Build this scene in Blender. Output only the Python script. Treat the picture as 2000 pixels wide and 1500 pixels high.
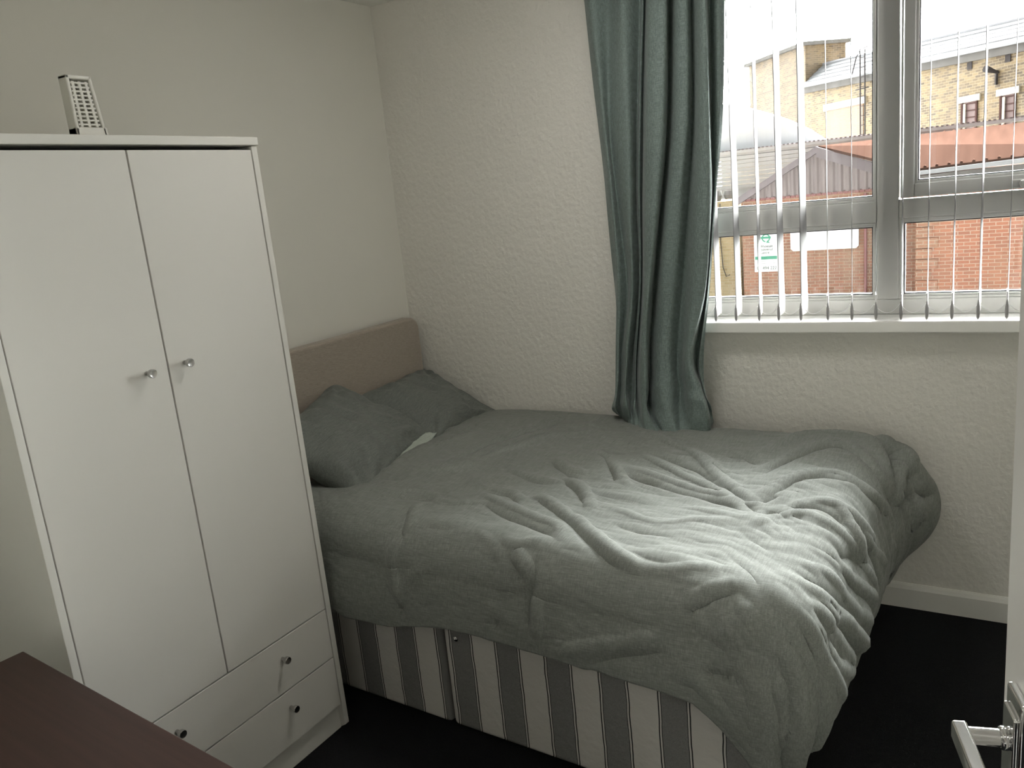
import bpy, bmesh, math, random
import numpy as np
from mathutils import Vector, Matrix

for o in list(bpy.data.objects): bpy.data.objects.remove(o)
SC = bpy.context.scene
COL = SC.collection
PI = math.pi

# ------------------------------------------------------------ camera
cam = bpy.data.cameras.new('camera'); camo = bpy.data.objects.new('camera', cam); COL.objects.link(camo)
CM = Matrix(((0.85447337, -0.03183484, 0.51851885, 2.35713887),
             (0.51026898, 0.23870851, -0.82622262, -2.92733683),
             (-0.09747219, 0.97056931, 0.22021439, 1.545), (0, 0, 0, 1)))
camo.matrix_world = CM
cam.sensor_fit = 'HORIZONTAL'; cam.sensor_width = 36; cam.lens = 36*1585.86/2000
cam.clip_start = 0.02; cam.clip_end = 500
SC.camera = camo

# ------------------------------------------------------------ world: overcast sky
wd = bpy.data.worlds.new('overcast'); SC.world = wd; wd.use_nodes = True
nt = wd.node_tree; nt.nodes.clear()
wo = nt.nodes.new('ShaderNodeOutputWorld'); bg = nt.nodes.new('ShaderNodeBackground')
tc = nt.nodes.new('ShaderNodeTexCoord'); sp = nt.nodes.new('ShaderNodeSeparateXYZ')
SKY = 98.0                                    # thin overcast, sun behind cloud beyond the window (towards +Y)
ma = nt.nodes.new('ShaderNodeMapRange'); ma.interpolation_type = 'SMOOTHSTEP'
ma.inputs[1].default_value = .05; ma.inputs[2].default_value = .68; ma.inputs[3].default_value = 1.5; ma.inputs[4].default_value = SKY
nt.links.new(tc.outputs['Generated'], sp.inputs[0]); nt.links.new(sp.outputs[1], ma.inputs[0])
nt.links.new(ma.outputs[0], bg.inputs['Strength']); bg.inputs['Color'].default_value = (1.0, 1.0, .985, 1)
nt.links.new(bg.outputs[0], wo.inputs[0])

SC.cycles.max_bounces = 14; SC.cycles.diffuse_bounces = 10; SC.cycles.transparent_max_bounces = 16
# daylight comes in through the window opening: portal only guides the sky sampling
pl = bpy.data.lights.new('window_portal', 'AREA'); pl.shape = 'RECTANGLE'; pl.size = 1.6; pl.size_y = 1.24
pl.cycles.is_portal = True
po = bpy.data.objects.new('window_portal', pl); COL.objects.link(po)
po.location = (1.98, 0.16, 1.66); po.rotation_euler = (-PI/2, 0, 0)

FILL_S, HALL_FILL_S = 30.0, 13.0                    # glow of the two added opal fill lamps (built with the room)
SC.view_settings.view_transform = 'Standard'; SC.view_settings.look = 'None'
SC.view_settings.gamma = 1; SC.view_settings.use_curve_mapping = False
SC.view_settings.exposure = 0.0

# ------------------------------------------------------------ helpers
class MB:
    def __init__(s): s.v = []; s.f = []
    def add(s, vs, fs):
        n = len(s.v); s.v += [tuple(map(float, p)) for p in vs]; s.f += [tuple(i+n for i in f) for f in fs]; return s
    def box(s, a, b, M=None):
        x0, y0, z0 = a; x1, y1, z1 = b
        if x0 > x1: x0, x1 = x1, x0
        if y0 > y1: y0, y1 = y1, y0
        if z0 > z1: z0, z1 = z1, z0
        v = [(x0,y0,z0),(x1,y0,z0),(x1,y1,z0),(x0,y1,z0),(x0,y0,z1),(x1,y0,z1),(x1,y1,z1),(x0,y1,z1)]
        if M is not None: v = [tuple(M @ Vector(p)) for p in v]
        return s.add(v, [(3,2,1,0),(4,5,6,7),(0,1,5,4),(1,2,6,5),(2,3,7,6),(3,0,4,7)])
    def prism(s, poly, fn, d0, d1):          # poly 2D, fn(a,b,d)->xyz
        n = len(poly)
        v = [fn(a, b, d0) for a, b in poly]+[fn(a, b, d1) for a, b in poly]
        return s.add(v, [tuple(range(n))[::-1], tuple(range(n, 2*n))]+[(i, (i+1) % n, n+(i+1) % n, n+i) for i in range(n)])
    def tube(s, pts, r, n=8, caps=True):
        pts = [Vector(p) for p in pts]; rs = r if isinstance(r, (list, tuple)) else [r]*len(pts); vs = []; up = None
        for i, p in enumerate(pts):
            t = (pts[min(i+1, len(pts)-1)]-pts[max(i-1, 0)]).normalized()
            if up is None: up = t.orthogonal().normalized()
            up = (up-t*up.dot(t)).normalized(); b = t.cross(up)
            vs += [p+(up*math.cos(2*PI*k/n)+b*math.sin(2*PI*k/n))*rs[i] for k in range(n)]
        fs = [(i*n+k, i*n+(k+1) % n, (i+1)*n+(k+1) % n, (i+1)*n+k) for i in range(len(pts)-1) for k in range(n)]
        if caps: fs += [tuple(range(n))[::-1], tuple((len(pts)-1)*n+k for k in range(n))]
        return s.add(vs, fs)
    def lathe(s, prof, org, axis, n=24):      # prof [(r,h)]
        ax = Vector(axis).normalized(); u = ax.orthogonal().normalized(); w = ax.cross(u); o = Vector(org); vs = []
        for r, h in prof: vs += [o+ax*h+(u*math.cos(2*PI*k/n)+w*math.sin(2*PI*k/n))*r for k in range(n)]
        fs = [(i*n+k, i*n+(k+1) % n, (i+1)*n+(k+1) % n, (i+1)*n+k) for i in range(len(prof)-1) for k in range(n)]
        fs += [tuple(range(n))[::-1], tuple((len(prof)-1)*n+k for k in range(n))]
        return s.add(vs, fs)
    def build(s, name, mat, parent=None, bevel=0, seg=2, smooth=False):
        me = bpy.data.meshes.new(name); me.from_pydata(s.v, [], s.f); me.update()
        bm = bmesh.new(); bm.from_mesh(me); bmesh.ops.recalc_face_normals(bm, faces=bm.faces); bm.to_mesh(me); bm.free()
        me.materials.append(mat); o = bpy.data.objects.new(name, me); COL.objects.link(o)
        if parent is not None: o.parent = parent
        if bevel:
            m = o.modifiers.new('bevel', 'BEVEL'); m.width = bevel; m.segments = seg; m.limit_method = 'ANGLE'; m.angle_limit = math.radians(35)
        if smooth or bevel:
            for p in me.polygons: p.use_smooth = True
        if bevel:
            wn = o.modifiers.new('wn', 'WEIGHTED_NORMAL'); wn.keep_sharp = True
        elif smooth:
            try: me.set_sharp_from_angle(angle=math.radians(40))
            except Exception: pass
        return o
def tag(o, label, cat=None, group=None, kind=None):
    if label: o['label'] = label
    if cat: o['category'] = cat
    if group: o['group'] = group
    if kind: o['kind'] = kind
    return o
def empty(name, loc=(0, 0, 0), rz=0):
    o = bpy.data.objects.new(name, None); COL.objects.link(o); o.location = loc; o.rotation_euler = (0, 0, rz); o.empty_display_size = .05
    return o
def gridmesh(name, P, mat, parent=None, solid=0, offset=-1, close_u=False, sub=0):
    P = np.asarray(P); nu, nv = P.shape[:2]
    me = bpy.data.meshes.new(name); idx = np.arange(nu*nv).reshape(nu, nv)
    if close_u: a = idx; b = np.roll(idx, -1, 0)
    else: a = idx[:-1]; b = idx[1:]
    F = np.stack([a[:, :-1], b[:, :-1], b[:, 1:], a[:, 1:]], -1).reshape(-1, 4)
    me.from_pydata([tuple(p) for p in P.reshape(-1, 3).tolist()], [], F.tolist()); me.update()
    for p in me.polygons: p.use_smooth = True
    me.materials.append(mat); o = bpy.data.objects.new(name, me); COL.objects.link(o)
    if parent is not None: o.parent = parent
    if solid:
        m = o.modifiers.new('solid', 'SOLIDIFY'); m.thickness = solid; m.offset = offset
    if sub:
        m = o.modifiers.new('sub', 'SUBSURF'); m.levels = sub; m.render_levels = sub
    return o
def rough_noise(shape, seed, cells):
    r = np.random.RandomState(seed); out = np.zeros(shape)
    cu, cv = cells; g = r.randn(cu+3, cv+3)
    u = np.linspace(0, cu, shape[0], endpoint=False); v = np.linspace(0, cv, shape[1], endpoint=False)
    iu = u.astype(int); iv = v.astype(int); fu = u-iu; fv = v-iv
    fu = fu*fu*(3-2*fu); fv = fv*fv*(3-2*fv)
    A = g[np.ix_(iu, iv)]; B = g[np.ix_(iu+1, iv)]; C_ = g[np.ix_(iu, iv+1)]; D = g[np.ix_(iu+1, iv+1)]
    fu = fu[:, None]; fv = fv[None]
    return A*(1-fu)*(1-fv)+B*fu*(1-fv)+C_*(1-fu)*fv+D*fu*fv

# ------------------------------------------------------------ materials
def mat(name, col, rough=.6, metal=0, spec=.5, bump=None, vary=None, sheen=0, trans=0, coat=0):
    m = bpy.data.materials.new(name); m.use_nodes = True; t = m.node_tree; b = t.nodes['Principled BSDF']
    b.inputs['Base Color'].default_value = (*col, 1); b.inputs['Roughness'].default_value = rough; b.inputs['Metallic'].default_value = metal
    b.inputs['Specular IOR Level'].default_value = spec; b.inputs['Sheen Weight'].default_value = sheen
    b.inputs['Coat Weight'].default_value = coat
    tcn = t.nodes.new('ShaderNodeTexCoord')
    if vary:                                # (scale, amount, stretch)
        sc, am, st = vary
        mp_ = t.nodes.new('ShaderNodeMapping'); mp_.inputs['Scale'].default_value = st; t.links.new(tcn.outputs['Object'], mp_.inputs[0])
        n = t.nodes.new('ShaderNodeTexNoise'); n.inputs['Scale'].default_value = sc; n.inputs['Detail'].default_value = 6; t.links.new(mp_.outputs[0], n.inputs[0])
        mx = t.nodes.new('ShaderNodeMix'); mx.data_type = 'RGBA'
        mx.inputs[6].default_value = (*[c*(1-am) for c in col], 1); mx.inputs[7].default_value = (*[min(1, c*(1+am)) for c in col], 1)
        t.links.new(n.outputs[0], mx.inputs[0]); t.links.new(mx.outputs[2], b.inputs['Base Color'])
    if bump:                                # list of (scale, distance, strength, stretch, detail)
        last = None
        for (sc, di, stg, st, de) in bump:
            mp_ = t.nodes.new('ShaderNodeMapping'); mp_.inputs['Scale'].default_value = st; t.links.new(tcn.outputs['Object'], mp_.inputs[0])
            n = t.nodes.new('ShaderNodeTexNoise'); n.inputs['Scale'].default_value = sc; n.inputs['Detail'].default_value = de; t.links.new(mp_.outputs[0], n.inputs[0])
            bp_ = t.nodes.new('ShaderNodeBump'); bp_.inputs['Distance'].default_value = di; bp_.inputs['Strength'].default_value = stg
            t.links.new(n.outputs[0], bp_.inputs['Height'])
            if last: t.links.new(last.outputs[0], bp_.inputs['Normal'])
            last = bp_
        t.links.new(last.outputs[0], b.inputs['Normal'])
    return m
def brick_mat(name, c1, c2, mortar, bias=0., w=.225, h=.075, stain=(.5, .5, .5), stain_amt=.35):
    m = bpy.data.materials.new(name); m.use_nodes = True; t = m.node_tree; b = t.nodes['Principled BSDF']; b.inputs['Roughness'].default_value = .9
    tcn = t.nodes.new('ShaderNodeTexCoord'); s = t.nodes.new('ShaderNodeSeparateXYZ'); c = t.nodes.new('ShaderNodeCombineXYZ'); ad = t.nodes.new('ShaderNodeMath')
    t.links.new(tcn.outputs['Object'], s.inputs[0]); t.links.new(s.outputs[0], ad.inputs[0]); t.links.new(s.outputs[1], ad.inputs[1])
    t.links.new(ad.outputs[0], c.inputs[0]); t.links.new(s.outputs[2], c.inputs[1])
    br = t.nodes.new('ShaderNodeTexBrick'); br.inputs['Scale'].default_value = 1; br.inputs['Brick Width'].default_value = w; br.inputs['Row Height'].default_value = h
    br.inputs['Mortar Size'].default_value = .008; br.inputs['Mortar Smooth'].default_value = .3; br.inputs['Bias'].default_value = bias
    br.inputs['Color1'].default_value = (*c1, 1); br.inputs['Color2'].default_value = (*c2, 1); br.inputs['Mortar'].default_value = (*mortar, 1)
    t.links.new(c.outputs[0], br.inputs[0])
    n = t.nodes.new('ShaderNodeTexNoise'); n.inputs['Scale'].default_value = .9; n.inputs['Detail'].default_value = 8; t.links.new(tcn.outputs['Object'], n.inputs[0])
    rp = t.nodes.new('ShaderNodeMapRange'); rp.inputs[1].default_value = .45; rp.inputs[2].default_value = .75; rp.inputs[3].default_value = 0; rp.inputs[4].default_value = stain_amt
    t.links.new(n.outputs[0], rp.inputs[0])
    mx = t.nodes.new('ShaderNodeMix'); mx.data_type = 'RGBA'; mx.inputs[7].default_value = (*stain, 1)
    t.links.new(rp.outputs[0], mx.inputs[0]); t.links.new(br.outputs[0], mx.inputs[6]); t.links.new(mx.outputs[2], b.inputs['Base Color'])
    bp_ = t.nodes.new('ShaderNodeBump'); bp_.inputs['Distance'].default_value = .01; bp_.invert = True
    t.links.new(br.outputs['Fac'], bp_.inputs['Height']); t.links.new(bp_.outputs[0], b.inputs['Normal'])
    return m
def fill_lamp_mat(name, st):
    m = bpy.data.materials.new(name); m.use_nodes = True; b = m.node_tree.nodes['Principled BSDF']
    b.inputs['Base Color'].default_value = (.8, .8, .78, 1); b.inputs['Emission Color'].default_value = (1, .97, .91, 1); b.inputs['Emission Strength'].default_value = st
    return m
def glass_mat():
    m = bpy.data.materials.new('window_glass'); m.use_nodes = True; t = m.node_tree; t.nodes.clear()
    o = t.nodes.new('ShaderNodeOutputMaterial'); mx = t.nodes.new('ShaderNodeMixShader'); f = t.nodes.new('ShaderNodeFresnel'); f.inputs[0].default_value = 1.45
    a = t.nodes.new('ShaderNodeBsdfTransparent'); a.inputs[0].default_value = (.96, .975, .97, 1); g = t.nodes.new('ShaderNodeBsdfGlossy'); g.inputs['Roughness'].default_value = 0.02
    t.links.new(f.outputs[0], mx.inputs[0]); t.links.new(a.outputs[0], mx.inputs[1]); t.links.new(g.outputs[0], mx.inputs[2]); t.links.new(mx.outputs[0], o.inputs[0])
    return m
def blind_mat():
    m = bpy.data.materials.new('blind_fabric'); m.use_nodes = True; t = m.node_tree; b = t.nodes['Principled BSDF']
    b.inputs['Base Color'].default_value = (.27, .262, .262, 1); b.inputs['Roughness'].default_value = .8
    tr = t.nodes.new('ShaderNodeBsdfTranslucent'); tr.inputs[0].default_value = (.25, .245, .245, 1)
    mx = t.nodes.new('ShaderNodeMixShader'); mx.inputs[0].default_value = .25
    t.links.new(b.outputs[0], mx.inputs[1]); t.links.new(tr.outputs[0], mx.inputs[2]); t.links.new(mx.outputs[0], t.nodes['Material Output'].inputs[0])
    return m
def cloth_mat(name, col, weave=900, slub=.25, sheen=.08, bumpd=.0006):
    m = bpy.data.materials.new(name); m.use_nodes = True; t = m.node_tree; b = t.nodes['Principled BSDF']
    b.inputs['Roughness'].default_value = .85; b.inputs['Specular IOR Level'].default_value = .25; b.inputs['Sheen Weight'].default_value = sheen; b.inputs['Sheen Roughness'].default_value = .4
    tcn = t.nodes.new('ShaderNodeTexCoord'); last = None; cols = None
    for i, st in enumerate([(1, .06, .2), (.06, 1, 1)]):
        mp_ = t.nodes.new('ShaderNodeMapping'); mp_.inputs['Scale'].default_value = st; t.links.new(tcn.outputs['Object'], mp_.inputs[0])
        n = t.nodes.new('ShaderNodeTexNoise'); n.inputs['Scale'].default_value = weave*.5; n.inputs['Detail'].default_value = 3; t.links.new(mp_.outputs[0], n.inputs[0])
        bp_ = t.nodes.new('ShaderNodeBump'); bp_.inputs['Distance'].default_value = bumpd; bp_.inputs['Strength'].default_value = .6
        t.links.new(n.outputs[0], bp_.inputs['Height'])
        if last: t.links.new(last.outputs[0], bp_.inputs['Normal'])
        last = bp_
        if cols is None: cols = n
        else:
            ad = t.nodes.new('ShaderNodeMath'); ad.operation = 'MULTIPLY'; t.links.new(cols.outputs[0], ad.inputs[0]); t.links.new(n.outputs[0], ad.inputs[1]); cols = ad
    mx = t.nodes.new('ShaderNodeMix'); mx.data_type = 'RGBA'; rp = t.nodes.new('ShaderNodeMapRange'); rp.inputs[1].default_value = .1; rp.inputs[2].default_value = .4
    t.links.new(cols.outputs[0], rp.inputs[0]); t.links.new(rp.outputs[0], mx.inputs[0])
    mx.inputs[6].default_value = (*[c*(1-slub) for c in col], 1); mx.inputs[7].default_value = (*[c*(1+slub) for c in col], 1)
    t.links.new(mx.outputs[2], b.inputs['Base Color']); t.links.new(last.outputs[0], b.inputs['Normal'])
    return m
def stripe_mat(STRIPE_O):
    # ticking: wide grey bands on white quilted damask, each band edged by fine dark lines
    m = bpy.data.materials.new('divan_ticking'); m.use_nodes = True; t = m.node_tree; b = t.nodes['Principled BSDF']; b.inputs['Roughness'].default_value = .85; b.inputs['Specular IOR Level'].default_value = .2
    N = t.nodes; L = t.links
    tcn = N.new('ShaderNodeTexCoord'); s = N.new('ShaderNodeSeparateXYZ'); L.new(tcn.outputs['Object'], s.inputs[0])
    def M(op, a, b_=None, c=None):
        n = N.new('ShaderNodeMath'); n.operation = op
        for i, q in enumerate((a, b_, c)):
            if q is None: continue
            if isinstance(q, (int, float)): n.inputs[i].default_value = q
            else: L.new(q, n.inputs[i])
        return n.outputs[0]
    wob = N.new('ShaderNodeTexNoise'); wob.inputs['Scale'].default_value = 12; L.new(tcn.outputs['Object'], wob.inputs[0])
    x = M('ADD', M('ADD', s.outputs[0], s.outputs[1]), M('MULTIPLY', M('SUBTRACT', wob.outputs[0], .5), .008))
    p = STRIPE_P
    ph = M('MODULO', M('ADD', x, 10*p+STRIPE_O), p)
    band = M('MULTIPLY', M('GREATER_THAN', ph, .0), M('LESS_THAN', ph, .072))
    def line(c, w): return M('LESS_THAN', M('ABSOLUTE', M('SUBTRACT', ph, c)), w)
    lines = M('MINIMUM', M('ADD', M('ADD', line(p-.006, .0017), line(.078, .0017)), M('ADD', line(.0015, .0008), line(.0705, .0008))), 1.0)
    fine = N.new('ShaderNodeTexNoise'); fine.inputs['Scale'].default_value = 700; L.new(tcn.outputs['Object'], fine.inputs[0])
    g = N.new('ShaderNodeMix'); g.data_type = 'RGBA'; g.inputs[6].default_value = (.10, .10, .098, 1); g.inputs[7].default_value = (.34, .335, .325, 1); L.new(fine.outputs[0], g.inputs[0])
    m1 = N.new('ShaderNodeMix'); m1.data_type = 'RGBA'; m1.inputs[6].default_value = (.62, .60, .565, 1); L.new(band, m1.inputs[0]); L.new(g.outputs[2], m1.inputs[7])
    m2 = N.new('ShaderNodeMix'); m2.data_type = 'RGBA'; L.new(lines, m2.inputs[0]); L.new(m1.outputs[2], m2.inputs[6]); m2.inputs[7].default_value = (.03, .03, .03, 1)
    L.new(m2.outputs[2], b.inputs['Base Color'])
    q = N.new('ShaderNodeTexNoise'); q.inputs['Scale'].default_value = 45; q.inputs['Detail'].default_value = 2; L.new(tcn.outputs['Object'], q.inputs[0])
    bp_ = N.new('ShaderNodeBump'); bp_.inputs['Distance'].default_value = .006; bp_.inputs['Strength'].default_value = .5; L.new(q.outputs[0], bp_.inputs['Height']); L.new(bp_.outputs[0], b.inputs['Normal'])
    return m
STRIPE_P = .165
ONE = (1, 1, 1)
M_ = {}
M_['wall_smooth'] = mat('wall_paint_smooth', (.70, .685, .63), .85, spec=.2, bump=[(60, .001, .15, ONE, 2)])
M_['wall_tex'] = mat('wall_paint_textured', (.72, .70, .655), .75, spec=.3, bump=[(50, .009, .6, (1, 1, .8), 3), (160, .0015, .3, ONE, 2)])
M_['ceil'] = mat('ceiling_paint', (.8, .79, .76), .9, spec=.1)
M_['white'] = mat('white_laminate', (.645, .63, .595), .45, spec=.4, bump=[(900, .00012, .4, ONE, 2)])
M_['white_in'] = mat('white_carcass', (.66, .65, .61), .5, spec=.4)
M_['gloss'] = mat('gloss_trim_paint', (.74, .73, .69), .35, spec=.5)
M_['door'] = mat('door_paint', (.74, .72, .69), .4, spec=.4, bump=[(300, .0002, .3, ONE, 2)])
M_['upvc'] = mat('white_upvc', (.50, .495, .47), .3, spec=.5)
M_['gasket'] = mat('dark_gasket', (.02, .018, .022), .5)
M_['sill'] = mat('white_sill', (.80, .79, .76), .25, spec=.5, coat=.3)
M_['glass'] = glass_mat()
M_['blind'] = blind_mat()
M_['weight'] = mat('grey_plastic', (.30, .29, .29), .4)
M_['chain'] = mat('white_plastic_chain', (.85, .84, .84), .4)
M_['carpet'] = mat('black_carpet', (.022, .0225, .0235), .98, spec=.08, bump=[(380, .012, 1.0, ONE, 4), (60, .006, .5, ONE, 3)], vary=(420, .8, ONE))
M_['desk'] = mat('dark_wood', (.032, .0155, .012), .45, spec=.35, vary=(6, .45, (.6, 14, 14)), bump=[(30, .0004, .3, (.5, 12, 12), 4)])
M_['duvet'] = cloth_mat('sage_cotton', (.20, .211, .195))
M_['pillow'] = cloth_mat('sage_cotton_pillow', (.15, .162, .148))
M_['lining'] = cloth_mat('pale_sage_underside', (.40, .44, .39))
M_['sheet'] = cloth_mat('sage_sheet', (.22, .235, .215))
M_['curtain'] = cloth_mat('teal_linen', (.16, .20, .19), weave=700, slub=.3, sheen=.15)
M_['hb'] = mat('beige_chenille', (.33, .285, .24), .95, spec=.15, sheen=.3, vary=(140, .22, (1, .25, 2)), bump=[(220, .003, .6, (1, .25, 1.5), 3)])
M_['ticking'] = stripe_mat(.010); M_['ticking_foot'] = stripe_mat(.120)
M_['chrome'] = mat('chrome', (.78, .78, .78), .08, 1.0)
M_['satin'] = mat('satin_chrome', (.50, .49, .48), .25, 1.0)
M_['plastic'] = mat('white_plastic', (.72, .71, .66), .4)
M_['slot'] = mat('grey_slot', (.56, .55, .50), .7)
M_['mattress'] = mat('mattress_side', (.6, .58, .55), .9)

STROKE_GAIN = 1.2; DUV_SIGN = 1
# ---- duvet surface: flat cloth coordinates (s along the bed, t away from the window wall) -> world
BED_A = math.radians(-2.7)
E1 = np.array([math.cos(BED_A), math.sin(BED_A)]); E2 = np.array([math.sin(BED_A), -math.cos(BED_A)])
BED_O = np.array([0.0, -0.012])
def bedw(u, v, z):
    return np.stack([BED_O[0]+u*E1[0]+v*E2[0], BED_O[1]+u*E1[1]+v*E2[1], z], -1)
L0, W0, RH = 1.965, 1.12, 0.105
def lerp(x, xs, ys): return np.interp(x, xs, ys)
def smooth(x, a, b):
    k = np.clip((x-a)/(b-a), 0, 1); return k*k*(3-2*k)
def near_len(s): return lerp(s, [0.3,0.5,0.62,0.72,0.9,1.1,1.25,1.5,1.7,1.84,1.9,1.97], [.16,.21,.31,.355,.345,.305,.30,.305,.31,.315,.36,.45])
def foot_len(t): return lerp(t, [-.1,.0,.12,.2,.28,.4,.6,.8,1.0,1.13], [.48,.52,.52,.44,.38,.38,.38,.38,.40,.43])
def head_s(t): return lerp(t, [-.1,.05,.2,.5,.72,.80,.95,1.1,1.3,1.6], [.36,.37,.37,.44,.45,.36,.30,.27,.28,.30])
def top_z(s, t):
    z = 0.640 + 0.018*np.sin(np.clip((s-.3)/1.8,0,1)*math.pi) + 0.02*np.exp(-((s-1.85)/.22)**2)*np.exp(-((t-.5)/.5)**2)
    z = z - 0.022*np.exp(-((t+.02)/.10)**2)*smooth(s,1.0,1.3)*(1-smooth(s,1.75,1.9))
    z = z + 0.022*np.exp(-((s-.62)/.25)**2)*np.exp(-((t-.55)/.5)**2)
    z = z - 0.028*np.exp(-((s-1.62)/.20)**2-((t-.62)/.22)**2)
    return z
def duvet_point(s, t):
    ds = np.maximum(s-L0, 0); dt = np.maximum(t-W0, 0)
    e = np.sqrt(ds*ds+dt*dt)+1e-9; th = np.arctan2(dt, ds)
    q = RH*math.pi/2
    arc = np.minimum(e, q)/RH
    o = RH*np.sin(arc); d = RH*(1-np.cos(arc))+np.maximum(e-q, 0)
    w = np.maximum(e-q, 0)/.25
    isfoot = np.cos(th)**2*(ds > 0); isnear = np.sin(th)**2*(dt > 0)
    o = o + isnear*(0.025*np.sin(np.clip(w,0,1.2)*2.6)) + isfoot*(0.03*np.sin(np.clip(w,0,1.5)*2.4)-0.02*w*w)
    # loose flare with ruffles round the near foot corner
    cor = np.sin(2*th)*(ds > 0)*(dt > 0)
    o = o + cor*w*(-0.02+0.02*np.sin(th*9+1.0))
    # crumpled far corner pushed out at the foot by the wall
    far = np.exp(-((t-.03)/.13)**2)*(s > L0)
    o = o + far*(0.085*np.sin(np.clip(e/.46,0,1)*math.pi)**1.3*smooth(e,.0,.2)+.01*w)
    u = np.minimum(s, L0)+np.cos(th)*o*(e > 1e-6); v = np.minimum(t, W0)+np.sin(th)*o*(e > 1e-6)
    z = top_z(np.minimum(s, L0), np.minimum(t, W0)) - d
    # head edge rolls down on the mattress
    hd = (s-head_s(t)); z = z - 0.045*np.exp(-np.clip(hd,0,1)/.035)
    # far edge rolls down at the wall
    z = z - 0.02*np.exp(-np.clip(t+.0,0,1)/.03)
    return bedw(u, v, z)
NS, NT = 460, 330
def duvet_grid():
    a = np.linspace(0, 1, NS)[:, None]; b = np.linspace(0, 1, NT)[None, :]
    s0 = 0.3; t = None
    s = np.full((NS, NT), 1.0); t = np.full((NS, NT), .5)
    for _ in range(6):
        t = 0.0+b*(W0+near_len(np.minimum(s, 1.97))); hs = head_s(t)
        s = hs+a*(L0+foot_len(np.minimum(t, 1.13))-hs)
    # round off the square corner of the cloth a little
    ds = np.maximum(s-L0, 0); dt = np.maximum(t-W0, 0); r = np.hypot(ds, dt); m = .56
    k = np.where(r > 1e-6, np.minimum(1, m/np.maximum(r,1e-6)), 1); both = (ds > 0) & (dt > 0)
    s = np.where(both, L0+ds*k, s); t = np.where(both, W0+dt*k, t)
    return s, t
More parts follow.
